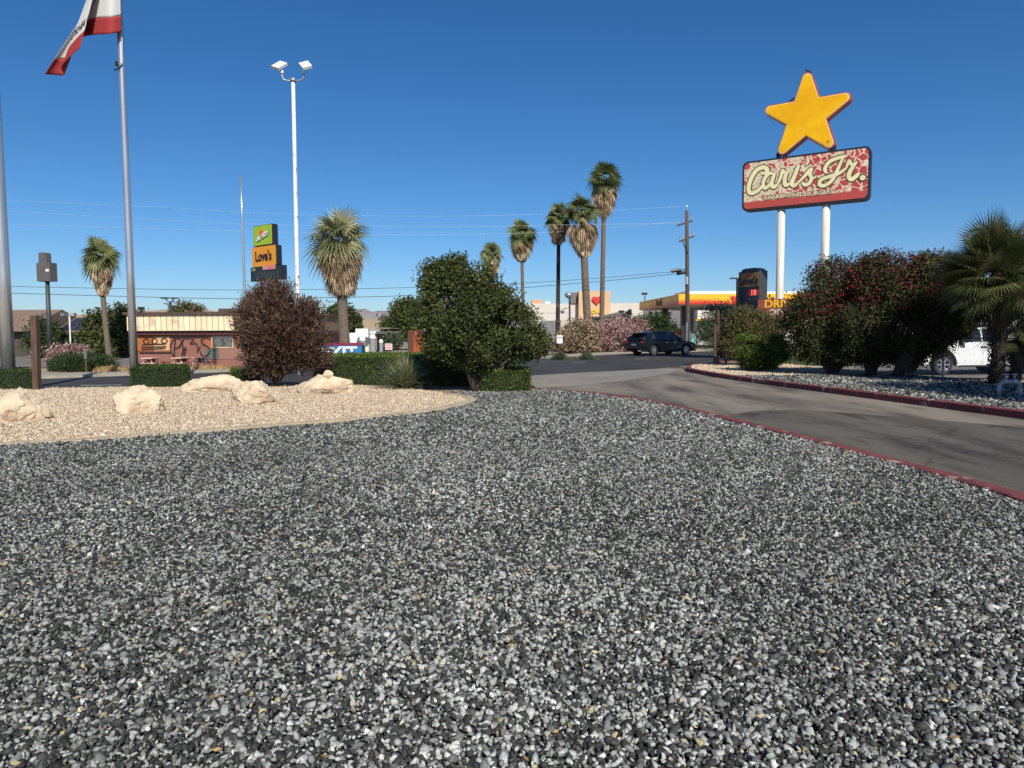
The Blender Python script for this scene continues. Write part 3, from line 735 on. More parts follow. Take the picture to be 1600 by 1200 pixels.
# star
def star(R0, ri, tip, n=7):
    out = []
    for k in range(5):
        a = R(90+72*k); d = Vector((math.cos(a), math.sin(a))); p = Vector((-d.y, d.x))
        inn0 = Vector((math.cos(a-R(36)), math.sin(a-R(36))))*ri; inn1 = Vector((math.cos(a+R(36)), math.sin(a+R(36))))*ri
        out.append(tuple(inn0)); c = d*(R0-tip)
        e = (d*R0-inn0).normalized(); half = math.acos(max(-1, min(1, e.dot(d))))
        for i in range(n+1):
            g = -(math.pi/2-half)+(math.pi-2*half)*i/n
            q = c+(d*math.cos(g)+p*math.sin(g))*tip; out.append(tuple(q))
    return out
cz = hz+H_/2+.16+2.15*.809; cx = .06
mk = lambda R0, ri, tip: [(cx+x, cz+z) for x, z in star(R0, ri, tip)]
mb = MB(); mb.plate(mk(2.15, 1.03, .25), -.27, .3); starb = obj('star_body', mb, pm('maroon_star_side', (.25, .04, .05), (.4, .09, .1), rough=.45, scale=1.5), T, local=True)
mb = MB(); mb.plate(mk(2.08, .98, .22), -.29, -.26); obj('star_rim', mb, pm('pale_yellow_rim', (.8, .55, .2), rough=.5), T, local=True)
mb = MB(); mb.plate(mk(2.0, .94, .19), -.305, -.28); obj('star_face', mb, pm('yellow_star_face', (.85, .47, .004), (.74, .36, .003), rough=.6, spec=.2, scale=1.2, c3=(.66, .38, .03), s3=3, lo3=.6, hi3=.7), T, local=True)
mb = MB(); mb.lathe([(.07, -.312), (.07, -.3)], (cx+1.06, 0, cz-1.44), 'y', 14); obj('lamp_hole', mb, pm('ochre_spot', (.35, .2, .02), rough=.6), T, local=True)
for xx in (-1.3, 1.35):
    mb = MB(); mb.box((xx-.1, -.08, hz+H_/2-.02), (xx+.1, .08, hz+H_/2+.3)); obj('star_bracket', mb, mt['navy'], T, local=True)
# lower drive-through panel hung between the posts
mb = MB(); zc = Z(482, DS-1)-GZ
mb.plate(rrect(-2.1, zc-.47, 2.9, zc+.47, .04), -.42, -.22); dp_ = obj('message_panel', mb, pm('brick_red_panel', (.3, .07, .05), (.24, .055, .04), rough=.6, scale=2), T, local=True)
tm = moved(text_mb('DRIVE THRU', .56, .006, .012, 1.06), -.1, -.43, zc+.2); obj('upper_lettering', tm, mt['yellow'], dp_, local=True)
tm = moved(text_mb('OPEN 24 HRS', .44, .006, .01, 1.1), -.1, -.43, zc-.24); obj('lower_lettering', tm, pm('pale_letters', (.7, .62, .55), rough=.5), dp_, local=True)
# birds perched on the star
def bird(label, p, face):
    t = MB(); q = Vector((0, 0, 0)); f = face
    t.tube([(-.16*f, 0, .05), (-.09*f, 0, .09), (-.02*f, 0, .12), (.05*f, 0, .15), (.09*f, 0, .2), (.12*f, 0, .225), (.155*f, 0, .22), (.19*f, 0, .212)], [.012, .03, .058, .062, .04, .042, .02, .004], 10)
    t.tube([(0, .02, .08), (.01*f, .02, -.0)], .006, 5); t.tube([(0, -.02, .08), (.01*f, -.02, -.0)], .006, 5)
    o = obj('bird', t, mt['black'], None, local=True, loc=p, smooth=True); tag(o, label, 'bird', 'black birds on the star')
rot = Matrix.Rotation(RS, 3, 'Z')
def sgw(x, y, z): return Vector((cs.x, DS, GZ))+rot @ Vector((x, y, z))
bird('black bird perched on the topmost point of the yellow star', sgw(cx, 0, cz+2.14), -1)
bird('black bird standing in the notch above the left arm of the star', sgw(cx-.78, 0, cz+.85), 1)

# ================================================================ POLES, FLAG
def pole(name, label, cat, Y, basepx, toppx, topy, r0, r1, m, extra=None, group=None):
    b = Vector((X(basepx, Y), Y, GZ)); tp = D(toppx, topy, Y)
    t = thing(name, label, cat, b, group=group)
    mb = MB(); mb.tube([b.lerp(Vector((tp.x*.4+b.x*.6 if False else b.x+(tp.x-b.x), Y, tp.z)), u) for u in (0, .25, .5, .75, 1)], [r0+(r1-r0)*u for u in (0, .25, .5, .75, 1)], 18)
    obj('pole', mb, m, t, smooth=True); return t, b, tp
F, fb, ft = pole('flagpole', 'silver flagpole with a white and red flag, base behind the clipped hedge', 'flagpole', 20.6, 208, 178, -190, .115, .07, mt['steel'])
mb = MB(); q = D(186, 100, 20.6); mb.lathe([(.1, -.05), (.1, .05)], q, n=14); mb.tube([q+Vector((.09, -.05, .02)), q+Vector((.13, -.08, -.05)), q+Vector((.05, -.13, -.16)), q+Vector((-.08, -.12, -.22))], .018, 6); obj('rope_cleat', mb, mt['black'], F)
mb = MB(); mb.tube([D(190, 40, 20.5), D(191, 70, 20.5), q+Vector((.12, -.06, 0))], .012, 6); obj('halyard', mb, mt['white'], F)
mb = MB(); mb.lathe([(.02, -.1), (.1, -.05), (.13, 0), (.1, .08), (.02, .12)], ft, n=14); obj('finial', mb, mt['steel'], F, smooth=True)
pole('flagpole', 'thick silver flagpole cut off by the left edge, behind the dark hedge', 'flagpole', 20.4, 11, -24, -150, .18, .12, mt['steel'])
pole('flagpole', 'thin bare flagpole standing behind the brown diner', 'flagpole', 48, 385, 376, 272, .12, .06, mt['steel'])
# flag: rows of photo points hanging from the hoist (columns run from hoist to fly), bottom row last
YF = 20.6
rows = []
bot = [(190, 50), (170, 53), (150, 54), (132, 57), (118, 66), (126, 72), (112, 86), (96, 104), (100, 117), (86, 117), (70, 116)]
dep = [-.1, -.3, -.05, .25, .05, -.3, -.2, .1, .3, .2, .05]
up = [(186, -112), (178, -112), (173, -110), (168, -108), (164, -100), (167, -90), (163, -80), (160, -66), (165, -50), (163, -40), (165, -30)]
def crv(pts, u):
    k = min(int(u*(len(pts)-1)), len(pts)-2); f = u*(len(pts)-1)-k
    p = [pts[max(k-1, 0)], pts[k], pts[k+1], pts[min(k+2, len(pts)-1)]]
    return [.5*(2*p[1][i]+(p[2][i]-p[0][i])*f+(2*p[0][i]-5*p[1][i]+4*p[2][i]-p[3][i])*f*f+(3*p[1][i]-p[0][i]-3*p[2][i]+p[3][i])*f**3) for i in range(len(p[1]))]
b3 = [(*p, d) for p, d in zip(bot, dep)]; u3 = [(*p, d*.8) for p, d in zip(up, dep)]
NU, NV = 60, 44; vs = []
for j in range(NV+1):
    v = j/NV
    for i in range(NU+1):
        u = i/NU; a = crv(u3, u); c = crv(b3, u)
        px = a[0]*(1-v)+c[0]*v; py = a[1]*(1-v)+c[1]*v; dd = (a[2]*(1-v)+c[2]*v)
        dd += .05*math.sin(u*19+v*3)*u
        vs.append(tuple(D(px, py, YF+dd-.1)))
def fpart(name, j0, j1, m, par):
    mb = MB(); n = NU+1
    mb.add([vs[j*n+i] for j in range(j0, j1+1) for i in range(n)], [((j)*n+i, (j)*n+i+1, (j+1)*n+i+1, (j+1)*n+i) for j in range(j1-j0) for i in range(NU)])
    o = obj(name, mb, m, par, smooth=True, fix=False); sd = o.modifiers.new('thick', 'SOLIDIFY'); sd.thickness = .006; return o
def clothmat(name, c, c2):
    m, t, b = newmat(name); b.inputs['Base Color'].default_value = (*c, 1); b.inputs['Roughness'].default_value = .8
    tr = t.nodes.new('ShaderNodeBsdfTranslucent'); tr.inputs[0].default_value = (*c2, 1); mx = t.nodes.new('ShaderNodeMixShader'); mx.inputs[0].default_value = .25
    t.links.new(b.outputs[0], mx.inputs[1]); t.links.new(tr.outputs[0], mx.inputs[2]); t.links.new(mx.outputs[0], t.nodes['Material Output'].inputs[0]); return m
FL = thing('flag', 'white flag with a red bottom stripe and black lettering, folded over itself on the pole', 'flag', fb+Vector((0, 0, 8)))
JS = 37
fpart('white_field', 0, JS, clothmat('white_cloth', (.72, .71, .68), (.6, .58, .55)), FL)
fpart('red_stripe', JS, NV, clothmat('red_cloth', (.4, .04, .045), (.38, .03, .035)), FL)
# lettering that follows the folded cloth just above the stripe
tm = text_mb('CALIFORNIA REPUBLIC', 1, .0, .01)
xs = [p[0] for p in tm.v]; x0, x1 = min(xs), max(xs); mb = MB(); lv = []
for a, bb, c in tm.v:
    u = .82-.5*(a-x0)/(x1-x0); vv = (JS-4.5-c*5.5)/NV
    aa = crv(u3, u); cc = crv(b3, u); px = aa[0]*(1-vv)+cc[0]*vv; py = aa[1]*(1-vv)+cc[1]*vv; dd = aa[2]*(1-vv)+cc[2]*vv+.05*math.sin(u*19+vv*3)*u
    lv.append(tuple(D(px, py, YF+dd-.1-.022)))
mb.add(lv, tm.f); obj('flag_lettering', mb, mt['black'], FL, fix=False)
# white twin floodlight pole
Lp, lb, lt = pole('floodlight_pole', 'tall chipped white pole with twin floodlights behind the plum bush', 'light pole', 28, 466.5, 458, 127, .1, .068, mt['whitepole'])
hb = MB(); hb.box((lt.x-.09, 27.9, lt.z-.02), (lt.x+.09, 28.1, lt.z+.1))
for sx in (-1, 1):
    hb.tube([lt+Vector((0, 0, .04)), lt+Vector((sx*.2, 0, .02)), lt+Vector((sx*.36, 0, .06)), lt+Vector((sx*.42, 0, .2)), lt+Vector((sx*.42, 0, .32))], .028, 8)
obj('bracket', hb, mt['galv'], Lp, smooth=True)
for sx in (-1, 1):
    c = lt+Vector((sx*.5, -.02, .58)); mb = MB()
    mb.box((-.18, -.25, -.05), (.18, .25, .05)); A = Matrix.Translation(c) @ Matrix.Rotation(R(-22*sx), 4, 'Y') @ Matrix.Rotation(R(sx*20), 4, 'Z') @ Matrix.Rotation(R(48), 4, 'X')
    o = MB(); o.add([A @ Vector(v) for v in mb.v], mb.f); hd = obj('floodlight_head', o, mt['white'], Lp)
    mb = MB(); mb.box((-.15, -.21, -.065), (.15, .21, -.045)); o = MB(); o.add([A @ Vector(v) for v in mb.v], mb.f); obj('lens', o, pm('flood_lens', (.13, .11, .09), rough=.2), hd)
    mb = MB(); mb.lathe([(.07, 0), (.06, .1), (.03, .14)], lt+Vector((sx*.42, 0, .3)), n=10); obj('knuckle', mb, mt['white'], Lp)
# utility pole
YU = 58.0
Up, ub, ut = pole('utility_pole', 'brown wooden utility pole with two crossarms beside the fuel canopy', 'utility pole', YU, 1075, 1073, 329, .2, .13, mt['polewood'])
def arm(px0, py0, px1, py1, nm, m):
    mb = MB(); a, c = D(px0, py0, YU-.9), D(px1, py1, YU+.9); mb.tube([a, c], .07, 6); o = obj(nm, mb, m, Up)
    return a, c, o
a1, c1, o1 = arm(1059, 352, 1082, 345, 'crossarm', mt['polewood']); a2, c2, o2 = arm(1062, 377, 1084, 369, 'crossarm', mt['polewood'])
for a, c, o in ((a1, c1, o1), (a2, c2, o2)):
    for k in (0.03, .97) if o is o1 else (0.05, .25, .75, .95):
        p = a.lerp(c, k); mb = MB(); mb.lathe([(.03, 0), (.03, .12), (.08, .14), (.05, .2), (.08, .24), (.04, .3)], p+Vector((0, 0, .05)), n=10); obj('insulator', mb, mt['galv'], o)
mb = MB(); mb.lathe([(.04, 0), (.04, .25), (.07, .28), (.04, .4)], ut, n=10); obj('top_pin', mb, mt['galv'], Up)
mb = MB(); mb.tube([a2.lerp(c2, .2), a2.lerp(c2, .3)+Vector((0, -.1, -.5)), Vector((ub.x-.17, YU-.15, Z(398, YU)))], .035, 6); obj('cable_loop', mb, mt['black'], Up)
mb = MB(); mb.box((ub.x-.3, YU-.35, Z(446, YU)), (ub.x-.14, YU-.05, Z(434, YU))); obj('equipment_box', mb, mt['galv'], Up)
mb = MB(); mb.tube([Vector((ub.x-.17, YU-.2, GZ)), Vector((ub.x-.17, YU-.2, Z(505, YU)))], .07, 8); mb.tube([Vector((ub.x+.08, YU-.22, GZ)), Vector((ub.x+.08, YU-.22, Z(520, YU)))], .06, 8); obj('conduit', mb, mt['galv'], Up)
mtw = {'l': pm('bare_aluminium_wire', (.7, .7, .7), rough=.5, metal=.3), 'd': mt['black']}
def wire(label, pts, m, r, Yr=YU, group=None):
    q = smooth([D(a, b_, Yy) for a, b_, Yy in pts], 10); mb = MB(); mb.tube(q, r, 5)
    tag(obj('overhead_wire', mb, m, None, smooth=True), label, 'power line', group)
wire('topmost pale overhead wire, running to the tip of the wooden utility pole', [(-200, 305, 56), (217, 322, 56), (400, 332.5, 56), (575, 337, 56), (727, 337.5, 56), (860, 334, 57), (935, 330, 57), (1072, 322, YU)], mtw['l'], .0045, group='pale overhead wires')
wire('second pale overhead wire, just above the palm crowns, ending at the upper crossarm', [(-200, 320, 55), (10, 330, 55), (207, 341, 55), (397, 350, 55), (575, 353, 55), (740, 354, 55), (890, 351, 56), (1059, 349, YU-1)], mtw['l'], .0045, group='pale overhead wires')
wire('lowest pale overhead wire, faint, meeting the upper crossarm on its far side', [(-200, 343, 57), (200, 356, 57), (565, 366, 57), (740, 366, 57), (890, 361, 58), (1082, 344, YU+1)], mtw['l'], .0045, group='pale overhead wires')
wire('upper dark overhead cable running left from the black insulators on the utility pole', [(-200, 442, 55), (15, 447.5, 55), (340, 453, 55), (565, 451, 55), (760, 445, 55.5), (900, 437, 56), (1048, 425, 57)], mtw['d'], .018, group='dark overhead cables')
wire('lower dark overhead cable running left from the black insulators on the utility pole', [(-200, 451, 55), (15, 458, 55), (340, 466.5, 55), (500, 465, 55), (660, 460.5, 55.5), (900, 443, 56), (1056, 428, 57)], mtw['d'], .021, group='dark overhead cables')
mb = MB(); mb.tube([D(1049, 424, 57), D(1064, 421.5, 57)], .13, 8); mb.tube([D(1058, 427.5, 57.4), D(1071, 425.5, 57.6)], .13, 8); mb.tube([D(1064, 421.5, 57), D(1074, 421, YU)], .03, 6); mb.tube([D(1070, 425.5, 57.6), D(1074, 425, YU)], .03, 6); obj('cable_splice', mb, mt['black'], Up)
# post with the back of a small sign at left
wp = P(58, 609); t = thing('wooden_post', 'weathered square wooden post with a narrow board on its back, beside the dark hedge', 'post', (wp.x, wp.y, -.02))
mb = MB(); s = M(4.6, wp.y); zt = Z(493, wp.y, 60); mb.box((wp.x-s, wp.y-s, -.1), (wp.x+s, wp.y+s, zt)); dx = D(54, 493, wp.y).x-wp.x
mb.v = [(x+dx*max(0, z)/zt, y, z) for x, y, z in mb.v]; obj('post', mb, mt['wood'], t, bevel=.01)
mb = MB(); mb.box((X(45, wp.y, 500), wp.y+.1, Z(541, wp.y, 60)), (X(55, wp.y, 500), wp.y+.13, Z(492, wp.y, 60))); obj('board', mb, pm('faded_board', (.17, .13, .11), (.13, .1, .09), rough=.8, scale=3), t)
# grey blank sign far left
Yg = 49; b = Vector((X(78, Yg, 553), Yg, GZ)); t = thing('blank_sign', 'blank dark grey stepped sign cabinet on a single pole at far left', 'sign', b)
mb = MB(); mb.tube([b, Vector((X(74, Yg, 438), Yg, Z(438, Yg, 74)))], [.16, .13], 14); obj('pole', mb, mt['darkgrey'], t, smooth=True)
cxx = X(73, Yg, 420); gm = pm('faded_grey_cabinet', (.11, .105, .1), (.09, .085, .08), rough=.6, scale=2)
z0, z1, z2 = Z(440, Yg, 73), Z(411, Yg, 73), Z(395, Yg, 73)
mb = MB(); mb.box((cxx-.56, Yg-.3, z0), (cxx+.56, Yg+.3, z1), R(-14)); obj('lower_cabinet', mb, gm, t, bevel=.02)
mb = MB(); mb.plate([(-.36, 0), (.3, 0), (.28, (z2-z1)*.93), (.14, z2-z1), (-.3, z2-z1)], -.22, .22); mb.v = [(cxx-.07+x*math.cos(R(-14))-y*math.sin(R(-14)), Yg+x*math.sin(R(-14))+y*math.cos(R(-14)), z1+.003+z) for x, y, z in mb.v]; obj('upper_cabinet', mb, gm, t, bevel=.02)
k, q = math.cos(R(-14)), math.sin(R(-14)); mb = MB(); mb.plate([(.22, 0), (.5, 0), (.5, .16), (.22, .16)], -.31, -.29); mb.v = [(cxx+x*k-y*q, Yg+x*q+y*k, z0+(z1-z0)*.52+z) for x, y, z in mb.v]; obj('bare_patch', mb, mt['white'], t)
# orange/green pylon sign at left
Yl = 52; RL = R(-38)
b = Vector((X(424, Yl, 440), Yl, GZ)); t = thing('pylon_sign', 'stacked pylon sign, green panel over orange panel over dark price board', 'sign', b, RL)
def lz(py): return Z(py, Yl, 418)-GZ
mb = MB(); mb.lathe([(.33, 0), (.33, lz(432))], (.1, .1, 0), n=16); obj('pole', mb, mt['navy'], t, local=True, smooth=True)
s = Yl/FPX/(math.cos(RL)-b.x/Yl*math.sin(RL))
def cab_(name, x0, x1, ya, yb, r, th=.46):
    mb = MB(); mb.plate(rrect(x0*s, lz(yb), x1*s, lz(ya), r), -th/2, th/2); return obj(name, mb, mt['navy'], t, local=True)
gc = cab_('green_cabinet', -22, 8, 351, 383, .05); oc = cab_('orange_cabinet', -25, 13, 384, 416, .1); pc = cab_('price_cabinet', -28, 20, 416, 438, .05)
mb = MB(); mb.plate(rrect(-21.3*s, lz(382.2), 7.3*s, lz(351.8), .05), -.255, -0.215); obj('green_face', mb, pm('lime_face', (.36, .5, .02), (.3, .44, .02), rough=.45, scale=1), gc, local=True)
tm = moved(text_mb('DEL TACO', .4, .004, .02, .74, .3), -7*s, -0.285, lz(369)); k = math.tan(R(15)); tm.v = [(x, y, z+(x+7*s)*k) for x, y, z in tm.v]; 
to = moved(text_mb('DEL TACO', .4, .004, .055, .74, .3), -7*s, -0.273, lz(369)); to.v = [(x+.02, y, z+(x+7*s)*k-.03) for x, y, z in to.v]
obj('green_sign_lettering', tm, mt['white'], gc, local=True); obj('lettering_shadow', to, mt['black'], gc, local=True)
mb = MB(); mb.plate([(-13*s, lz(367)), (-3*s, lz(365)), (-6*s, lz(360)), (-8.5*s, lz(357.5)), (-11*s, lz(359.5))], -0.271, -.255); obj('sun_emblem', mb, mt['orange'], gc, local=True)
mb = MB(); mb.plate([(-11.2*s, lz(367)), (3*s, lz(364.5)), (0, lz(361.8)), (-3.5*s, lz(361.8)), (-7*s, lz(365))], -0.276, -0.272); obj('mountain_emblem', mb, mt['white'], gc, local=True)
mb = MB(); mb.plate(rrect(-24.6*s, lz(415.6), 12.4*s, lz(384.5), .1), -.255, -0.215); obj('orange_face', mb, pm('orange_face', (.75, .32, .025), (.7, .28, .02), rough=.45, scale=.5), oc, local=True)
tm = moved(text_mb("Love's", 1.0, .01, .035, .82), -6.5*s, -0.270, lz(400.5)); obj('orange_sign_lettering', tm, pm('brown_letters', (.03, .012, .01), rough=.5), oc, local=True)
mb = MB(); mb.plate(rrect(-27.3*s, lz(437.4), 19.4*s, lz(416.6), .03), -0.245, -0.215); obj('price_face', mb, pm('dark_price_face', (.02, .028, .027), (.015, .02, .02), rough=.4, scale=2), pc, local=True)
mb = MB(); mb.plate(rrect(-8*s, lz(421.4), 11.5*s, lz(415.4), .02), -0.265, -0.245); obj('red_strip', mb, pm('faded_red_strip', (.62, .12, .14), (.66, .3, .3), rough=.5, scale=3), pc, local=True)
mb = MB(); mb.plate(rrect(-27*s, lz(422), -20*s, lz(417.5), .02), -0.260, -0.245); obj('grey_label', mb, pm('olive_label', (.2, .22, .17), rough=.5), pc, local=True)
mb = MB()
for k in range(8): mb.box(((-20+k*4.6)*s, -0.252, lz(434.5)), ((-17.2+k*4.6)*s, -0.247, lz(425)))
obj('unlit_digits', mb, pm('unlit_segments', (.045, .05, .05), rough=.4), pc, local=True)
# price monument sign near the canopy
Ym = 41; b = Vector((X(1177, Ym, 510), Ym, GZ)); t = thing('price_sign', 'dark upright price sign with dull gold face beside the fuel canopy', 'sign', b, R(-62))
lz = lambda py: Z(py, Ym, 1175)-GZ
HW = .8
mb = MB(); mb.box((-HW, -.42, 0), (HW, .2, lz(424))); body = obj('cabinet', mb, mt['darkgrey'], t, local=True, bevel=.03)
mb = MB(); mb.plate([(-.62, lz(425)), (.62, lz(425)), (.6, lz(421.5)), (.35, lz(419.5)), (-.35, lz(419.5)), (-.6, lz(421.5))], -.38, .2); obj('top_hood', mb, mt['darkgrey'], t, local=True)
mb = MB(); mb.plate(rrect(-HW+.06, lz(448), HW-.06, lz(427), .04), -.44, -.41); obj('logo_face', mb, pm('dull_gold_face', (.26, .14, .035), rough=.5), t, local=True)
tm = moved(text_mb("Love's", .62, .006, .02, .9), 0, -.455, lz(439.5)); obj('lettering', tm, mt['black'], t, local=True)
mb = MB(); mb.plate(heart(0, lz(431), .16), -.45, -.435); obj('heart_emblem', mb, mt['red'], t, local=True)
mb = MB(); mb.plate(rrect(-HW+.06, lz(452), HW-.06, lz(449), .02), -.44, -.41); mb.plate(rrect(-HW+.06, lz(467), -.05, lz(454), .02), -.44, -.41); mb.plate(rrect(-HW+.06, lz(480), HW-.06, lz(469), .02), -.44, -.41); obj('panel', mb, mt['black'], t, local=True)
em, et, eb = newmat('lit_red_digits'); eb.inputs['Base Color'].default_value = (.5, .02, .02, 1); eb.inputs['Emission Color'].default_value = (1, .25, .2, 1); eb.inputs['Emission Strength'].default_value = .7
mb = MB(); mb.plate(rrect(.02, lz(463), HW-.08, lz(453.5), .02), -.44, -.41); rp = obj('red_display', mb, pm('red_display_panel', (.45, .02, .03), rough=.4), t, local=True)
tm = moved(text_mb('18', .44, .005, .015, 1.0), .38, -.455, lz(458.3)); obj('digits', tm, em, rp, local=True)

# ================================================================ BUILDINGS
# brown diner with graffiti
Yd = 36.0
xl, xr = X(212, Yd, 530), X(462, Yd, 530)
t = thing('diner_building', 'closed brown flat-roofed building with cream fascia, boarded windows and black graffiti', 'building', ((xl+xr)/2, Yd, GZ))
zr, zf1, zf0, zs = Z(487.5, Yd-.4, 290), Z(491.5, Yd-.4, 290), Z(517, Yd-.4, 290), Z(523, Yd, 290)
mb = MB(); mb.box((xl, Yd, GZ), (xr, Yd+9, zs)); obj('wall', mb, mt['brownwall'], t)
mb = MB(); mb.box((xl-.25, Yd-.22, zs+.002), (xr+.3, Yd+9.3, zf0)); obj('soffit_beam', mb, pm('maroon_beam', (.1, .03, .03), rough=.6), t)
mb = MB(); n = 30; wdx = (xr-xl+.5)/n
for k in range(n): mb.box((xl-.22+k*wdx+.015, Yd-.38, zf0+.01), (xl-.22+(k+1)*wdx-.015, Yd-.3, zf1))
fas = obj('fascia', mb, mt['cream'], t)
mb = MB(); mb.box((xl-.22, Yd-.3, zf0+.004), (xr+.3, Yd+9.2, zf1-.004)); obj('fascia_backing', mb, pm('brown_seam', (.25, .17, .1), rough=.7), t)
mb = MB(); mb.box((xl-.35, Yd-.5, zf1), (xr+.4, Yd+9.4, zr)); rf = obj('roof', mb, mt['brownroof'], t)
mb = MB(); mb.box((X(354, Yd+5), Yd+4, zr), (X(455, Yd+5), Yd+7, Z(482, Yd+4, 370))); obj('roof_unit', mb, mt['brownroof'], rf)
mb = MB(); c = D(221, 484, Yd-.5); mb.tube([Vector((c.x, Yd-.5, zr-.01)), c], .03, 6); mb.box((c.x-.16, Yd-.62, c.z-.02), (c.x+.14, Yd-.38, c.z+.14), .4); obj('roof_floodlight', mb, mt['black'], rf)
g8 = lambda zx, zy, Y=Yd: (lambda p: (p.x, p.z))(D(200+zx/7.27, 460+zy/7.27, Y))
def panel(name, a, b_, c, d, y, m, par, th=.03):
    (x0, z1), (x1, z0) = g8(a, b_), g8(c, d); mb = MB(); mb.box((x0, y-th, z0), (x1, y, z1)); return obj(name, mb, m, par)
panel('window_board', 105, 478, 288, 642, Yd-.002, mt['orangewood'], t)['label'] = 'orange plywood board over a window with spray painted rings'
panel('window_board', 290, 480, 482, 636, Yd-.002, mt['plywood'], t)['label'] = 'light tan plywood board with spray painted rings'
panel('door_post', 880, 446, 946, 612, Yd-.003, mt['orangewood'], t)
wf = panel('window', 948, 470, 1200, 608, Yd-.003, pm('cream_window_frame', (.6, .45, .26), rough=.6), t)
panel('pane', 960, 484, 1190, 592, Yd-.035, mt['board'], wf, .02)
panel('door_patch', 880, 614, 1030, 736, Yd-.003, mt['board'], t)
panel('low_panel', 1034, 612, 1400, 735, Yd-.002, pm('light_brown_panel', (.26, .13, .1), rough=.7), t, .02)
panel('sill', 135, 655, 490, 667, Yd-.002, mt['spray'], t, .05)
GR = [[(250, 532), (215, 500), (180, 532), (215, 566), (250, 532)], [(344, 530), (310, 498), (276, 532), (310, 562), (344, 530)], [(458, 528), (420, 497), (384, 528), (420, 556), (458, 528)],
      [(165, 570), (300, 566), (430, 562)], [(160, 602), (290, 596), (440, 592)], [(165, 626), (300, 618), (430, 612)], [(172, 570), (168, 640)], [(428, 560), (432, 606)],
      [(545, 500), (535, 590), (530, 690)], [(500, 545), (540, 496), (595, 500), (610, 550), (580, 598), (535, 606)], [(508, 530), (488, 600), (510, 680), (556, 712)],
      [(640, 702), (628, 600), (640, 500), (762, 496)], [(762, 496), (715, 556), (770, 550), (800, 600), (792, 662)],
      [(945, 510), (880, 490), (838, 520), (860, 560), (912, 590), (934, 640), (905, 690), (848, 688), (818, 620), (834, 580)], [(615, 690), (640, 620), (665, 610), (640, 700)]]
mb = MB()
for k, st in enumerate(GR): stroke(mb, [g8(*p) for p in st], .052, Yd-.06-k*.002, th=.003, dy=-.00005)
gf = obj('graffiti', mb, mt['spray'], t)
ds_ = pm('dull_spray', (.05, .055, .05), rough=.6)
for k, st in enumerate([[(985, 590), (975, 510), (1000, 505)], [(1052, 512), (1095, 508), (1070, 540), (1110, 560), (1062, 582)]]): mb = MB(); stroke(mb, [g8(*p) for p in st], .07, Yd-.062-k*.002, th=.003, dy=-.00005); obj('graffiti', mb, ds_, t)
# picnic tables in front of the diner
def picnic():
    t = thing('picnic_table', 'red and white picnic table with attached seats', 'picnic table', (0, 0, GZ), group='picnic tables in front of the diner')
    pw = pm('pinkish_white_paint', (.62, .42, .36), rough=.6); br = pm('dark_red_boards', (.2, .06, .05), rough=.6)
    mb = MB(); mb.box((-.42, -.85, .7), (.42, .85, .76)); obj('table_top', mb, pw, t, local=True)
    for sx in (-1, 1): mb = MB(); mb.box((sx*.75-.15, -.8, .42), (sx*.75+.15, .8, .47)); obj('seat', mb, br, t, local=True)
    for sy in (-1, 1):
        mb = MB()
        for sx in (-1, 1): mb.tube([(sx*.18, sy*.6, .7), (sx*.62, sy*.6, 0)], .05, 5)
        mb.box((-.78, sy*.6+.03, .36), (.78, sy*.6+.08, .42)); obj('leg_frame', mb, pw, t, local=True)
    mb = MB(); mb.box((-.12, -.55, .45), (.12, .55, .698)); obj('centre_beam', mb, br, t, local=True)
    return t
pt = picnic(); Yp = Yd-2.2
for k, (px, lb_) in enumerate(((236, 'picnic table under the ringed window boards, nearest the silver flagpole'), (281, 'picnic table before the big letters of the graffiti, in the middle'), (309, 'picnic table nearest the grey door patch and the plum bush'))):
    o = pt if k == 0 else copy_tree(pt); o.location = (X(px, Yp, 565), Yp+k*.2, GZ); o.rotation_euler = (0, 0, (.05, -.1, .12)[k]); o.scale = (.6, .6, .72); o['label'] = lb_
# brown house at far left with solar panels
Yb = 56; t = thing('brown_house', 'low brown house with a shingle roof carrying solar panels', 'house', (X(50, Yb), Yb, GZ))
shing = pm('brown_shingles', (.22, .15, .11), (.16, .11, .08), rough=.9, scale=6, stretch=(.5, 1, 4)); dk = pm('dark_brown_wall', (.07, .055, .045), rough=.8)
x0, x1, x2 = X(-140, Yb), X(50, Yb), X(124, Yb)
ze, zt = Z(515, Yb, 30), Z(491, Yb+3, 40)
mb = MB(); mb.box((x0, Yb, GZ), (x1, Yb+9, ze)); mb.box((x1+.003, Yb+3, GZ), (x2-.8, Yb+9, Z(522, Yb+3, 90))); obj('wall', mb, dk, t)
mb = MB(); mb.add([(x0, Yb-.7, ze), (x1, Yb-.7, ze), (x1, Yb+4, zt+.4), (x0, Yb+4, zt+.4), (x0, Yb+9.5, ze), (x1, Yb+9.5, ze), (x0, Yb-.7, ze-.15), (x1, Yb-.7, ze-.15), (x1, Yb+9.5, ze-.15), (x0, Yb+9.5, ze-.15)],
   [(0, 1, 2, 3), (3, 2, 5, 4), (6, 7, 1, 0), (6, 9, 8, 7), (1, 7, 8, 5, 2), (0, 3, 4, 9, 6), (4, 5, 8, 9)]); obj('roof', mb, shing, t)
ze2, zt2 = Z(519, Yb+2.4, 90), Z(496, Yb+6, 90)
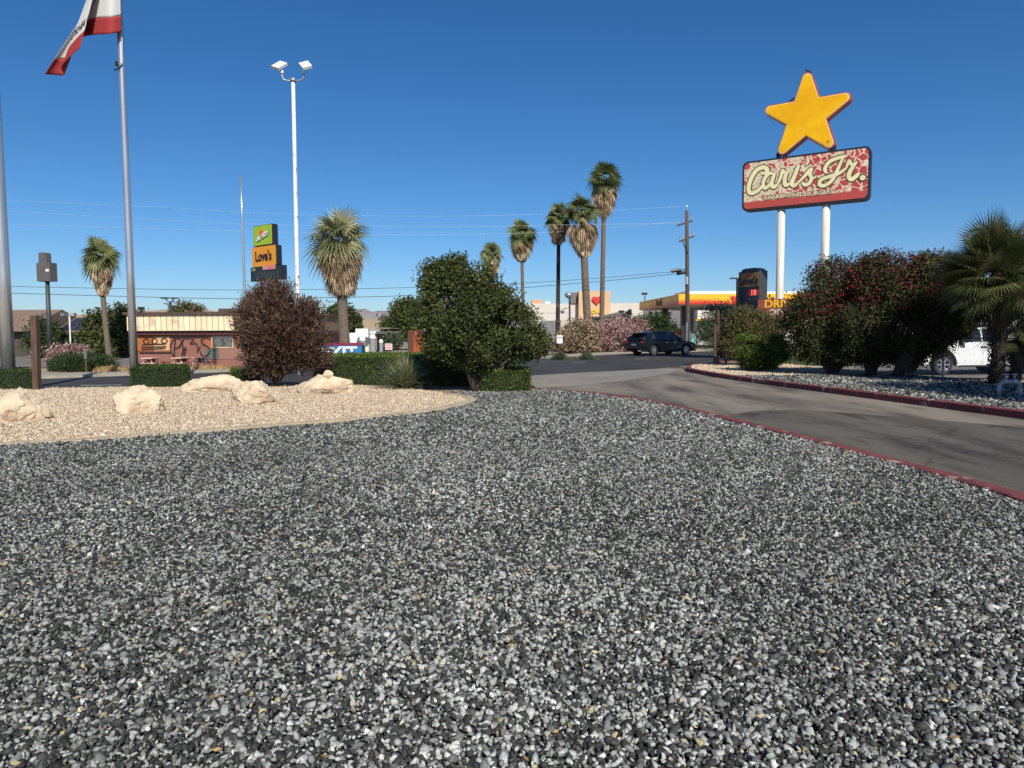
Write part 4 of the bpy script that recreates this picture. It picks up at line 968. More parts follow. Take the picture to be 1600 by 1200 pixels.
mb = MB(); mb.add([(x1+.02, Yb+2.4, ze2), (x2, Yb+2.4, ze2), (x2-.3, Yb+6, zt2), (x1+.02, Yb+6, zt2), (x1+.02, Yb+9.4, ze2), (x2, Yb+9.4, ze2), (x1+.02, Yb+2.4, ze2-.2), (x2, Yb+2.4, ze2-.2), (x2, Yb+9.4, ze2-.2), (x1+.02, Yb+9.4, ze2-.2)],
   [(0, 1, 2, 3), (3, 2, 5, 4), (6, 7, 1, 0), (6, 9, 8, 7), (1, 7, 8, 5, 2), (0, 3, 4, 9, 6), (4, 5, 8, 9)]); r2 = obj('roof', mb, shing, t)
sp = pm('solar_cell', (.02, .025, .06), (.03, .035, .06), rough=.45, scale=3)
dirn = Vector((0, 3.6, zt2-ze2)).normalized(); nrm_ = Vector((0, -dirn.z, dirn.y))
for i in range(3):
    for j in range(4):
        a = Vector((X(79, Yb+2)+i*1.05, Yb+2.6, ze2))+dirn*(.25+j*.82)+nrm_*.05; q = [a, a+Vector((.98, 0, 0)), a+Vector((.98, 0, 0))+dirn*.74, a+dirn*.74]
        mb = MB(); mb.add(q+[p+nrm_*.04 for p in q], [(0, 3, 2, 1), (4, 5, 6, 7), (0, 1, 5, 4), (1, 2, 6, 5), (2, 3, 7, 6), (3, 0, 4, 7)]); obj('solar_panel', mb, sp, r2)
mb = MB(); mb.box((X(45, Yb-1), Yb-1.2, GZ), (X(54, Yb-1), Yb-.6, Z(494, Yb-1, 50))); obj('pillar', mb, pm('grey_brown_pillar', (.2, .16, .13), rough=.8), t)
# small twin-headed lamp by the house
Pl, b, tp = pole('parking_lamp', 'short white parking lot lamp post with two square heads before the solar roof', 'street lamp', 50, 110, 108.5, 494, .055, .045, mt['white'])
for sx in (-1, 1): mb = MB(); mb.box((tp.x+sx*.26-.17, 49.7, tp.z+.02), (tp.x+sx*.26+.17, 50.2, tp.z+.22), sx*.3); obj('lamp_head', mb, mt['galv'], Pl)
mb = MB(); mb.box((tp.x-.3, 49.96, tp.z-.04), (tp.x+.3, 50.04, tp.z+.015)); obj('lamp_arm', mb, mt['galv'], Pl)
# Y-topped street lamp behind the diner
Yy = 62; b = Vector((X(268, Yy), Yy, GZ)); t = thing('street_lamp', 'dark street lamp with two upswept arms rising behind the diner roof', 'street lamp', b); zt = Z(472, Yy, 268)
mb = MB(); mb.tube([b, (b.x, Yy, zt)], .09, 8); obj('pole', mb, mt['darkgrey'], t)
for sx in (-1, 1):
    mb = MB(); mb.tube([(b.x, Yy, zt-.05), (b.x+sx*.2, Yy, zt+.1), (b.x+sx*.38, Yy, zt+.3)], .05, 6); mb.box((b.x+sx*.42-.3, Yy-.15, zt+.28), (b.x+sx*.42+.3, Yy+.15, zt+.38)); obj('lamp_arm', mb, mt['darkgrey'], t)
# travel stop store with tan tower
Ys = 88; x0, x1 = X(826, Ys), X(1004, Ys); zt = Z(474, Ys, 900)
t = thing('store_building', 'white flat-roofed store with a square tan tower carrying a red heart', 'building', ((x0+x1)/2, Ys, GZ))
mb = MB(); mb.box((x0, Ys, GZ), (x1, Ys+18, zt)); obj('wall', mb, mt['stucco'], t)
mb = MB()
for k in range(1, 5): mb.box((x0, Ys-.02, GZ+k*1.0), (X(893, Ys), Ys-.003, GZ+k*1.0+.05))
obj('wall_joint', mb, pm('joint_grey', (.38, .37, .36), rough=.8), t)
mb = MB(); a, c = X(904, Ys-1), X(953, Ys-1); zt2 = Z(455, Ys-1, 920); mb.box((a, Ys-1.2, GZ), (c, Ys+3, zt2)); tw = obj('tower', mb, mt['tanstucco'], t)
mb = MB(); mb.box((a-.9, Ys-.2, zt+.0), (a-.003, Ys+3, zt2-.1)); obj('tower_side', mb, pm('grey_tower_side', (.16, .15, .14), rough=.8), t)
mb = MB(); mb.plate(heart(X(931.5, Ys-1), Z(469, Ys-1, 930), .62), Ys-1.42, Ys-1.2); obj('heart_sign', mb, mt['red'], tw)
tm = text_mb("Love's", 1.0, .05, .02, .8); tm = moved(tm, X(931.5, Ys-1), Ys-1.3, Z(486, Ys-1, 930)); obj('yellow_lettering', tm, mt['yellow'], tw)
mb = MB(); mb.box((X(832, Ys), Ys+3, zt), (X(849, Ys), Ys+6, Z(468.5, Ys+3, 840))); obj('roof_unit', mb, pm('orange_tan', (.6, .3, .16), rough=.7), t)
mb = MB(); mb.box((X(853, Ys), Ys+3, zt), (X(862, Ys), Ys+5, Z(471, Ys+3, 860))); obj('roof_unit', mb, mt['white'], t)
mb = MB(); mb.box((X(846, Ys-2), Ys-3, GZ), (X(868, Ys-2), Ys-.003, Z(501, Ys-3, 855))); mb.box((X(868.5, Ys-2), Ys-2.6, GZ), (X(876, Ys-2), Ys-.003, Z(500, Ys-3, 870))); obj('annex', mb, mt['greywall'], t)
# dark crane truck with a long boom parked in front of the store
Yk = 78; t = thing('boom_truck', 'dark boom truck whose grey boom slopes up to a black cluster at its right end', 'truck', (X(955, Yk), Yk, GZ))
mb = MB(); mb.tube([D(935, 499, Yk), D(975, 490, Yk)], .32, 6); obj('boom', mb, pm('grey_green_boom', (.09, .11, .1), rough=.6), t)
mb = MB()
for a in ((971, 489, 5), (977, 494, 6), (982, 490, 5), (981, 497, 6), (975, 501, 5), (984, 485.5, 3)): c = D(a[0], a[1], Yk); r = M(a[2], Yk)*.75; mb.box((c.x-r, Yk-r, c.z-r), (c.x+r, Yk+r, c.z+r), random.uniform(0, 1))
mb.tube([D(978, 498, Yk), D(978, 528, Yk)], .2, 6); obj('boom_head', mb, mt['black'], t, bevel=.04)
mb = MB(); c = D(934, 500, Yk); mb.box((c.x-.7, Yk-.7, c.z-.5), (c.x+.5, Yk+.7, c.z+.4)); obj('winch', mb, mt['black'], t, bevel=.1)
mb = MB(); mb.box((X(925, Yk), Yk-1, GZ+.6), (X(990, Yk), Yk+1.1, GZ+1.3)); obj('chassis', mb, mt['black'], t)
for px in (931, 945, 980):
    mb = MB(); mb.lathe([(.3, -.15), (.5, -.14), (.5, .14), (.3, .15)], (X(px, Yk), Yk-1.1, GZ+.5), 'y', 16); obj('wheel', mb, mt['tyre'], t)
# round-headed lamp by the store
Yo = 70; b = Vector((X(890, Yo), Yo, GZ)); t = thing('area_lamp', 'dark lamp post with a round hooded head in front of the white store', 'street lamp', b); zt = Z(461, Yo, 889)
mb = MB(); mb.tube([b, (b.x, Yo, zt)], .09, 8); obj('pole', mb, mt['darkgrey'], t)
mb = MB(); mb.lathe([(.08, -.35), (.3, -.2), (.42, .05), (.3, .2), (.05, .25)], (b.x-.1, Yo, zt), n=14); obj('lamp_head', mb, mt['galv'], t, smooth=True); mb = MB(); mb.lathe([(.1, -.2), (.22, 0), (.1, .15)], (b.x-.7, Yo, zt-1.6), n=10); mb.tube([(b.x, Yo, zt-1.2), (b.x-.6, Yo, zt-1.35)], .05, 6); obj('lamp_head', mb, mt['galv'], t, smooth=True)
b = Vector((X(1007, 95), 95, GZ)); t = thing('roof_lamp', 'small dark floodlight post seen above the white wall left of the fuel canopy', 'street lamp', b)
mb = MB(); mb.tube([b, (b.x, 95, Z(462, 95, 1007))], .07, 6); obj('pole', mb, mt['darkgrey'], t); mb = MB(); c = D(1007, 459, 95); mb.box((c.x-.35, 94.8, c.z-.15), (c.x+.35, 95.2, c.z+.15)); obj('lamp_head', mb, mt['black'], t)
# fuel canopy
Yc = 66; cb = D(1060.5, 476, Yc); zt = Z(459.5, Yc, 1060); zb = cb.z; RC = R(2)
t = thing('fuel_canopy', 'yellow, orange and red fuel canopy on dark columns', 'fuel canopy', (cb.x, Yc, GZ), RC)
CL, CD = 20.0, 17.0; h0, h1 = zb-GZ, zt-GZ
m, tt, bb_ = newmat('canopy_fascia'); N = tt.nodes; L = tt.links; tc = N.new('ShaderNodeTexCoord'); sep = N.new('ShaderNodeSeparateXYZ'); L.new(tc.outputs['Object'], sep.inputs[0])
ww = N.new('ShaderNodeMath'); ww.operation = 'SINE'; q = N.new('ShaderNodeMath'); q.operation = 'MULTIPLY'; q.inputs[1].default_value = .8
ax = N.new('ShaderNodeMath'); ax.operation = 'ADD'; L.new(sep.outputs['X'], ax.inputs[0]); L.new(sep.outputs['Y'], ax.inputs[1]); L.new(ax.outputs[0], q.inputs[0]); L.new(q.outputs[0], ww.inputs[0])
q2 = N.new('ShaderNodeMath'); q2.operation = 'MULTIPLY_ADD'; q2.inputs[1].default_value = -.1; L.new(ww.outputs[0], q2.inputs[0]); L.new(sep.outputs['Z'], q2.inputs[2])
r = N.new('ShaderNodeMapRange'); r.inputs[1].default_value = h0-.1; r.inputs[2].default_value = h1+.1; L.new(q2.outputs[0], r.inputs[0])
cr = N.new('ShaderNodeValToRGB'); cr.color_ramp.interpolation = 'CONSTANT'; e = cr.color_ramp.elements
for k, (p_, c_) in enumerate(((0, (.5, .03, .02)), (.2, (.72, .13, .015)), (.38, (.85, .35, .015)), (.5, (.85, .44, .015)))):
    if k > 1: e.new(.5)
    e[k].position = p_; e[k].color = (*c_, 1)
L.new(r.outputs[0], cr.inputs[0]); L.new(cr.outputs[0], bb_.inputs['Base Color']); bb_.inputs['Roughness'].default_value = .4
mb = MB(); mb.box((0, 0, h0+.02), (CL, CD, h1)); can = obj('fascia', mb, m, t, local=True)
mb = MB(); mb.box((.15, .15, h0-.03), (CL-.15, CD-.15, h0+.019)); so_ = obj('soffit', mb, pm('white_soffit', (.5, .5, .48), rough=.6), t, local=True)
mb = MB()
for i in range(5):
    for j in range(2): mb.box((2+i*3.8, 3+j*6, h0-.09), (2.6+i*3.8, 3.6+j*6, h0-.032))
obj('soffit_lights', mb, mt['white'], so_, local=True)
mb = MB(); mb.plate(heart(5.25, (h0+h1)/2+.02, .42), -.06, -.003); obj('heart_emblem', mb, mt['red'], can, local=True)
tm = moved(text_mb("Love's", .95, .02, .03, 1.0), 7.75, -.03, (h0+h1)/2); obj('front_lettering', tm, pm('dark_brown_letters', (.04, .015, .01), rough=.5), can, local=True)
tm = text_mb("Love's", .95, .02, .03, 1.0); tm.v = [(-.03+y, -x+7.5, z+(h0+h1)/2) for x, y, z in tm.v]; obj('side_lettering', tm, pm('dark_brown_letters2', (.04, .015, .01), rough=.5), can, local=True)
for (xx, yy) in ((1.2, 2.5), (1.2, 10), (8.3, 2.5), (8.3, 10), (16, 2.5), (16, 10)):
    mb = MB(); mb.box((xx-.28, yy-.28, 0), (xx+.28, yy+.28, h0-.035)); obj('column', mb, mt['black'], t, local=True)
mb = MB(); mb.box((2, 5, h1), (9, 9, h1+.55)); obj('roof_box', mb, mt['white'], t, local=True)
# fuel pumps under the canopy: red and white
def pump(label, x, y):
    t = thing('fuel_pump', label, 'fuel pump', (x, y, GZ), group='fuel pumps')
    mb = MB(); mb.box((-.55, -.35, .1), (.55, .35, 1.3)); obj('body', mb, mt['white'], t, local=True, bevel=.03)
    mb = MB(); mb.box((-.65, -.4, 1.303), (.65, .4, 1.95)); obj('top_panel', mb, mt['orange'], t, local=True, bevel=.04)
    mb = MB(); mb.box((-.3, -.38, .7), (.3, -.352, 1.1)); obj('screen', mb, mt['glass'], t, local=True)
    mb = MB(); mb.tube([(.56, 0, 1.1), (.8, 0, .7), (.75, 0, .3), (.57, 0, .6)], .03, 6); obj('hose', mb, mt['black'], t, local=True)
pump('red topped white fuel pump between the dark car and the wooden utility pole', X(1064, Yc+3), Yc+3.5)
pump('red topped white fuel pump, the left one behind the dark car roof', X(1053, Yc+9), Yc+10)
# store wall behind the canopy
Yw = 92; t = thing('convenience_store', 'grey and white convenience store front seen under the fuel canopy', 'building', (X(1100, Yw), Yw, GZ))
mb = MB(); mb.box((X(1003, Yw), Yw, GZ), (X(1083, Yw), Yw+12, Z(478, Yw, 1040))); gw = obj('wall', mb, mt['greywall'], t)
for k in range(4): mb = MB(); mb.lathe([(.3, 0), (.3, .1)], (X(1016.5+k*9.3, Yw), Yw-.12, Z(490, Yw, 1030)), 'y', 14); obj('round_sign', mb, mt['black'], gw)
for k in range(4): mb = MB(); mb.tube([D(1017+k*9.3, 486, Yw-.3), D(1019+k*9.3, 483, Yw-.05)], .16, 6); obj('wall_lamp', mb, mt['white'], gw)
mb = MB(); mb.box((X(1083.2, Yw), Yw-2, GZ), (X(1280, Yw), Yw+12, Z(456, Yw-2, 1100))); ww_ = obj('front', mb, mt['white'], t)
for k in range(9):
    a = X(1093+k*10, Yw-2); fr = MB(); fr.box((a-.1, Yw-2.06, GZ+.5), (a+.7, Yw-2.003, Z(500, Yw-2, 1100))); o = obj('window', fr, mt['galv'], ww_)
    mb = MB(); mb.box((a-.02, Yw-2.09, GZ+.6), (a+.62, Yw-2.062, Z(502, Yw-2, 1100))); obj('pane', mb, mt['glass'], o)
mb = MB(); mb.box((X(1086, Yw-3), Yw-3.4, Z(501, Yw-3, 1100)), (X(1180, Yw-3), Yw-2.1, Z(498, Yw-3, 1100))); obj('awning', mb, mt['yellow'], ww_)
# turquoise bin and box at the store corner
Yq = 60; t = thing('turquoise_bin', 'pale turquoise bin standing right of the dark car nose', 'bin', (X(1083, Yq), Yq, GZ)); h = Z(523, Yq, 1083)
mb = MB(); mb.box((X(1080, Yq), Yq, GZ), (X(1087, Yq), Yq+.8, h)); obj('body', mb, pm('turquoise_paint', (.25, .5, .45), rough=.5), t, bevel=.04); mb = MB(); mb.box((X(1079.6, Yq), Yq-.05, h+.003), (X(1087.4, Yq), Yq+.85, h+.1)); obj('lid', mb, pm('pale_lid', (.4, .6, .56), rough=.5), t)
# tall dark area lamp before the canopy
Yt = 50; b = Vector((X(1150.5, Yt), Yt, GZ)); t = thing('area_lamp', 'thin black lamp post with a flat arm just left of the price sign', 'street lamp', b); zt = Z(435.5, Yt, 1150)
mb = MB(); mb.tube([b, (b.x, Yt, zt)], .09, 8); obj('pole', mb, mt['black'], t); mb = MB(); mb.box((X(1139, Yt), Yt-.12, zt-.02), (X(1149, Yt), Yt+.12, zt+.07)); mb.box((X(1149, Yt)+.003, Yt-.04, zt), (X(1160, Yt), Yt+.04, zt+.05)); obj('lamp_head', mb, mt['black'], t)
# gas station far behind the palm (white van-like box, grey pumps)
Yv = 62; x0, x1 = X(552, Yv), X(572, Yv); t = thing('white_kiosk', 'small white kiosk with a flat white canopy behind the exit sign', 'kiosk', (X(580, Yv), Yv, GZ))
mb = MB(); mb.box((X(544, Yv+3), Yv+3, GZ), (x0, Yv+7, Z(520, Yv+3, 548))); mb.box((x0+.003, Yv+1, Z(527, Yv, 560)), (x1, Yv+5, Z(513.5, Yv+1, 560))); mb.box((x0+.2, Yv+2, GZ), (x1-.2, Yv+5, Z(527, Yv, 560)-.003)); obj('wall', mb, mt['white'], t)
mb = MB(); mb.box((x1+.003, Yv+2, Z(521, Yv+2, 590)), (X(611, Yv+2), Yv+6, Z(518, Yv+2, 590))); obj('canopy', mb, mt['white'], t)
mb = MB(); mb.box((x1+.003, Yv+5, GZ), (X(606, Yv+5), Yv+7, Z(521, Yv+5, 590)-.01)); obj('back_wall', mb, mt['greywall'], t)
mb = MB(); mb.box((X(551, Yv-8), Yv+1.2, Z(514, Yv+1.2, 560)), (X(606, Yv), Yv+8, Z(512, Yv+1.2, 560))); obj('roof', mb, pm('grey_shingle', (.2, .18, .17), rough=.9), t)
for px, pyt, lb_ in ((566.5, 526, 'grey cylindrical tank with white top, left of three behind the exit sign'), (582.5, 522, 'tallest grey tank with a white domed top behind the exit sign'), (595.5, 530, 'shortest grey tank, right of three behind the exit sign')):
    Yn = 50; b = Vector((X(px, Yn), Yn, GZ)); o = thing('storage_tank', lb_, 'tank', b, group='grey tanks behind the exit sign'); h = Z(pyt, Yn, px)-GZ; rr = .2 if px < 590 else .13
    mb = MB(); mb.lathe([(rr, 0), (rr, h*.8)], b, n=16); obj('body', mb, pm('grey_tank', (.3, .3, .3), (.24, .24, .25), rough=.5, scale=4), o, smooth=False)
    mb = MB(); mb.lathe([(rr*1.15, h*.8+.003), (rr*1.15, h*.88), (rr*.6, h)], b, n=16); obj('cap', mb, mt['white'], o)
# orange gate / shed right of the kiosk
Ye = 58; t = thing('orange_shed', 'bright orange-red board shed half hidden behind the leafy tree', 'shed', (X(650, Ye), Ye, GZ))
mb = MB(); 
for k in range(6): a = X(645.5, Ye)+k*.15; mb.box((a, Ye, GZ), (a+.138, Ye+.06, Z(518, Ye, 650)+random.uniform(-.03, .03)))
obj('door', mb, pm('orange_red_boards', (.36, .07, .02), (.28, .055, .016), rough=.7, scale=3), t)
mb = MB(); mb.box((X(637, Ye), Ye+.1, GZ), (X(662, Ye), Ye+3, Z(516, Ye, 650))); obj('wall', mb, pm('rust_brown_boards', (.08, .038, .024), rough=.8), t)
# exit sign
Yx = 23.5; t = thing('exit_sign', 'low blue sign board reading EXIT with a maroon top rail, behind the long hedge', 'sign', (X(532, Yx), Yx, GZ))
x0, x1 = X(499, Yx), X(565.5, Yx); z0, z1 = Z(568, Yx, 530), Z(539.5, Yx, 530)
mb = MB(); mb.box((x0, Yx, z0), (x1, Yx+.12, z1)); pn = obj('panel', mb, pm('blue_sign_paint', (.03, .2, .5), (.025, .17, .45), rough=.45, scale=2), t)
mb = MB(); mb.box((x0-.03, Yx-.02, z1+.003), (x1+.03, Yx+.14, z1+.08)); obj('top_rail', mb, pm('maroon_rail', (.25, .02, .06), rough=.5), t)
mb = MB(); mb.box((x1+.003, Yx-.02, GZ), (x1+.06, Yx+.14, z1)); mb.box((x0-.06, Yx-.02, GZ), (x0-.003, Yx+.14, z1)); obj('post', mb, mt['navy'], t)
tm = moved(text_mb('EXIT', .5, .006, .018, 1.15), X(529.5, Yx), Yx-.01, Z(551, Yx, 530)); obj('lettering', tm, mt['white'], pn)
# small notice boards
def notice(label, px, py0, py1, Y, wpx, cols, pm_=None, text=None):
    b = Vector((X(px, Y), Y, GZ)); t = thing('notice_sign', label, 'sign', b)
    mb = MB(); mb.box((b.x-.025, Y, GZ), (b.x+.025, Y+.04, Z(py1, Y, px)+.1)); obj('post', mb, mt['wood'], t)
    w2 = M(wpx, Y)/2; mb = MB(); mb.box((b.x-w2, Y-.03, Z(py1, Y, px)), (b.x+w2, Y-.003, Z(py0, Y, px))); p = obj('board', mb, pm_ or mt['white'], t)
    for f0, f1, c in cols:
        z0, z1 = Z(py1, Y, px), Z(py0, Y, px); mb = MB(); mb.box((b.x-w2*.85, Y-.036, z0+(z1-z0)*f0), (b.x+w2*.85, Y-.031, z0+(z1-z0)*f1)); obj('print_band', mb, c, p)
fr_ = pm('faded_red_print', (.62, .3, .3), rough=.6); bl_ = pm('faded_blue_print', (.35, .4, .5), rough=.6)
notice('small white notice with faded red print above the long hedge', 607.5, 537, 546.5, 33, 11, [(.6, .9, fr_), (.15, .5, fr_)])
notice('white notice with blue print in front of the peach oleander', 874.5, 524, 536.5, 42, 9, [(.6, .85, bl_)])
notice('grey utility marker board beside the juniper mound', 133, 546, 561, 31.5, 5, [], mt['board'])
# traffic cone
Yn = 41; t = thing('traffic_cone', 'faded orange traffic cone on the far lot seen right of the leafy tree', 'traffic cone', (X(785, Yn), Yn, GZ))
mb = MB(); mb.lathe([(.17, .03), (.05, .7), (.03, .72)], (X(785, Yn), Yn, GZ), n=14); obj('cone', mb, pm('faded_orange', (.6, .2, .1), rough=.6), t, smooth=False)
mb = MB(); mb.lathe([(.135, .2), (.1, .4)], (X(785, Yn), Yn, GZ), n=14); obj('band', mb, mt['white'], t); mb = MB(); mb.box((X(785, Yn)-.2, Yn-.2, GZ), (X(785, Yn)+.2, Yn+.2, GZ+.03)); obj('base', mb, mt['black'], t)
# stop sign seen edge on, and two plain stakes
Yz = 33; b = Vector((X(1122, Yz), Yz, GZ)); t = thing('stop_sign', 'stop sign seen edge-on from behind on a wooden post at the driveway mouth', 'sign', b, R(58))
h = Z(496, Yz, 1122)-GZ; mb = MB(); mb.box((-.05, -.05, 0), (.05, .05, h+.3)); obj('post', mb, mt['wood'], t, local=True)
oc_ = [(.42*math.cos(R(22.5+45*k)), h+.42*math.sin(R(22.5+45*k))) for k in range(8)]; mb = MB(); mb.plate(oc_, .055, .075); obj('plate', mb, mt['black'], t, local=True)
mb = MB(); mb.plate([(x*.97, h+(z-h)*.97) for x, z in oc_], .076, .08); rp = obj('red_face', mb, mt['red'], t, local=True)
for px, top, lb_, m_ in ((1117, 507, 'thin wooden stake left of the stop sign post', 'wood'), (1134.5, 503, 'thin wooden stake right of the stop sign post', 'wood')):
    Yz = 34; b = Vector((X(px, Yz), Yz, GZ)); t = thing('stake', lb_, 'post', b); mb = MB(); mb.box((b.x-.045, Yz-.045, GZ), (b.x+.045, Yz+.045, Z(top, Yz, px))); obj('post', mb, mt[m_], t); mb = MB(); mb.box((b.x-.055, Yz-.055, Z(top, Yz, px)+.003), (b.x+.055, Yz+.055, Z(top, Yz, px)+.03)); obj('cap', mb, mt['galv'], t)
# chain link fence
fx = [P(a, b_) for a, b_ in ((1213, 568), (1290, 573), (1365, 580), (1473, 588), (1560, 596), (1680, 606))]
t = thing('chain_link_fence', 'low chain link fence with thin posts between the shrubs and the parked pickup', 'fence', (fx[0].x, fx[0].y, -.02)); FH = 1.25
for p in fx: mb = MB(); mb.tube([(p.x, p.y, -.1), (p.x, p.y, FH+.05)], .035, 8); obj('post', mb, mt['galv'], t)
mb = MB(); mb.tube([(p.x, p.y, FH) for p in fx], .02, 6); obj('top_rail', mb, mt['galv'], t)
mb = MB()
for a, c in zip(fx[:-1], fx[1:]):
    Lg = (c-a).length; n = int(Lg/.11); dv = (c-a)/Lg
    for i in range(-11, n):
        for sg_ in (0, 1):
            s0 = i*.11; s1 = s0+FH-.05; e0, e1 = (s0, s1)
            k0, k1 = max(0, -e0)/(FH-.05), min(1, (Lg-e0)/(FH-.05))
            if k1 <= k0: continue
            za, zb_ = (.0+k0*(FH-.03), k1*(FH-.03)) if sg_ == 0 else ((FH-.03)*(1-k0), (FH-.03)*(1-k1))
            p, q = a+dv*(e0+k0*(FH-.05)), a+dv*(e0+k1*(FH-.05)); mb.tube([(p.x, p.y, za), (q.x, q.y, zb_)], .0028, 3, cap=False)
obj('mesh', mb, mt['galv'], t, fix=False)

# ================================================================ VEHICLES
def arc(cx, cz, r, a0, a1, n=9): return [(cx+r*math.cos(R(a0+(a1-a0)*k/n)), cz+r*math.sin(R(a0+(a1-a0)*k/n))) for k in range(n+1)]
def vehicle(name, label, loc, rotz, W, low, belt, roofp, wheels, wr, paint, wins, extras=None, tumble=.16, spokes=6):
    """side outlines in (x,z): low = body below the belt line; roofp = greenhouse outline"""
    t = thing(name, label, 'car' if 'suv' in name or 'car' in name else 'pickup truck', loc, rotz)
    def slab(poly, w0, zb, k):
        f = lambda z: (w0 - (max(0, z-zb)*k)) if z > zb else w0-.12*max(0, (.45-z))
        n = len(poly); mbx = MB(); vs = [(x, -f(z), z) for x, z in poly]+[(x, f(z), z) for x, z in poly]
        fs = [tuple(range(n)), tuple(range(n, 2*n))[::-1]]+[(i, n+i, n+(i+1) % n, (i+1) % n) for i in range(n)]
        return mbx.add(vs, fs), f
    mb, f1 = slab(low, W/2, belt, .25); bd = obj('body', mb, paint, t, local=True, bevel=.045)
    mb, f2 = slab(roofp, W/2-.03, belt, tumble*2.2); cb_ = obj('cabin', mb, paint, t, local=True, bevel=.04)
    for wpoly in wins:
        for sy in (-1, 1):
            mb = MB(); vs = [(x, sy*(f2(z)+.008), z) for x, z in wpoly]; vs2 = [(x, sy*(f2(z)-.02), z) for x, z in wpoly]; n = len(wpoly)
            mb.add(vs+vs2, [tuple(range(n)), tuple(range(n, 2*n))[::-1]]+[(i, n+i, n+(i+1) % n, (i+1) % n) for i in range(n)]); obj('window', mb, mt['glass'], cb_, local=True)
    for wx in wheels:
        for sy in (-1, 1):
            y = sy*(W/2-.11); mb = MB(); mb.lathe([(wr*.62, -.12), (wr*.93, -.12), (wr, -.08), (wr, .08), (wr*.93, .12), (wr*.62, .12)], (wx, y, wr), 'y', 28, cap=False)
            wh = obj('wheel', MB().add(mb.v, mb.f), mt['tyre'], t, local=True)
            mb = MB(); yo = y+sy*.06
            for k in range(spokes):
                g = 2*math.pi*k/spokes; c, s_ = math.cos(g), math.sin(g); p = Vector((-s_, 0, c)); d = Vector((c, 0, s_))
                vs = []
                for r_, w_ in ((wr*.12, .04), (wr*.62, .028)):
                    for sg_ in (-1, 1):
                        for yy in (-.03, .05): vs.append(Vector((wx, yo+sy*yy, wr))+d*r_+p*w_*sg_)
                mb.add(vs, [(0, 1, 3, 2), (4, 6, 7, 5), (0, 4, 5, 1), (2, 3, 7, 6), (1, 5, 7, 3), (0, 2, 6, 4)])
            mb.lathe([(wr*.6, -.03), (wr*.66, -.03), (wr*.66, .07), (wr*.6, .07)], (wx, yo if sy > 0 else yo-.04, wr), 'y', 28, cap=False); mb.lathe([(wr*.16, -.06), (wr*.16, .06)], (wx, yo, wr), 'y', 14)
            obj('rim', mb, mt['rim'], wh, local=True)
            mb = MB(); mb.lathe([(wr*.6, -.04), (wr*.6, -.02)], (wx, y, wr), 'y', 24); obj('brake_disc', mb, mt['black'], wh, local=True)
    return t, bd, cb_, f2
# dark crossover on the street
wr = .37; L0 = 2.45
low = [(-2.42, .42), (-2.45, .75), (-2.40, 1.02), (-2.2, 1.1), (-1.0, 1.06), (.9, 1.02), (1.7, .97), (2.25, .86), (2.43, .62), (2.4, .3)]+[(1.95, .24)]+arc(1.45, .37, .43, 0, 180)[0:]+[(.9, .22), (-.95, .22)]+arc(-1.42, .37, .43, 0, 180)+[(-1.98, .26)]
roofp = [(-2.36, 1.06), (-2.25, 1.3), (-1.85, 1.5), (-1.2, 1.63), (-.3, 1.66), (.35, 1.58), (.85, 1.32), (1.25, 1.03), (0, 1.03), (-1.2, 1.06)]
wins = [[(-1.75, 1.14), (-.75, 1.1), (-.75, 1.5), (-1.2, 1.5), (-1.5, 1.38)], [(-.68, 1.1), (.15, 1.08), (.1, 1.5), (-.3, 1.54), (-.68, 1.52)], [(.22, 1.08), (.95, 1.07), (.7, 1.28), (.3, 1.46), (.18, 1.48)]]
car, bd, cabn, f2 = vehicle('dark_suv', 'dark navy crossover driving along the street past the pink oleanders', (X(1033, 49.5), 49.5, ZR+.004), R(30), 1.9, low, 1.02, roofp, (1.45, -1.42), wr, mt['carpaint'], wins)
mb = MB(); mb.box((-2.44, -.93, .86), (-2.2, -.7, 1.0)); mb.box((-2.44, .7, .86), (-2.2, .93, 1.0)); obj('tail_light', mb, mt['tail'], bd, local=True)
mb = MB(); mb.box((-2.475, -.22, .7), (-2.44, .22, .82)); obj('licence_plate', mb, mt['galv'], bd, local=True)
mb = MB(); mb.add([(-2.3, -.62, 1.15), (-2.3, .62, 1.15), (-1.92, .58, 1.47), (-1.92, -.58, 1.47)], [(0, 3, 2, 1)]); mb.v = [(x-.035, y, z+.03) for x, y, z in mb.v]; o = obj('rear_window', mb, mt['glass'], cabn, local=True); sd = o.modifiers.new('t', 'SOLIDIFY'); sd.thickness = .02
mb = MB(); mb.box((-2.42, -.7, 1.5), (-1.8, .7, 1.55)); obj('spoiler', mb, mt['carpaint'], cabn, local=True, bevel=.02)
mb = MB(); mb.add([(-2.43, -.97, .36), (-2.05, -.98, .42), (-2.02, -.97, .36), (-2.43, -.8, .28)], [(0, 1, 2, 3)]); mb.box((-2.46, -.8, .3), (-2.4, -.45, .4)); obj('exhaust_trim', mb, mt['chrome'], bd, local=True)
for sy in (-1, 1): mb = MB(); mb.box((.72, sy*.98-.09, 1.08), (.95, sy*.98+.09, 1.22)); obj('side_mirror', mb, mt['carpaint'], bd, local=True, bevel=.03)
mb = MB(); mb.box((2.2, -.85, .68), (2.4, -.5, .78)); mb.box((2.2, .5, .68), (2.4, .85, .78)); obj('headlight', mb, mt['chrome'], bd, local=True)
mb = MB(); mb.box((-.4, -.962, .88), (-.2, -.945, .91)); mb.box((.5-.2, -.962, .87), (.5, -.945, .9)); obj('door_handle', mb, mt['chrome'], bd, local=True)
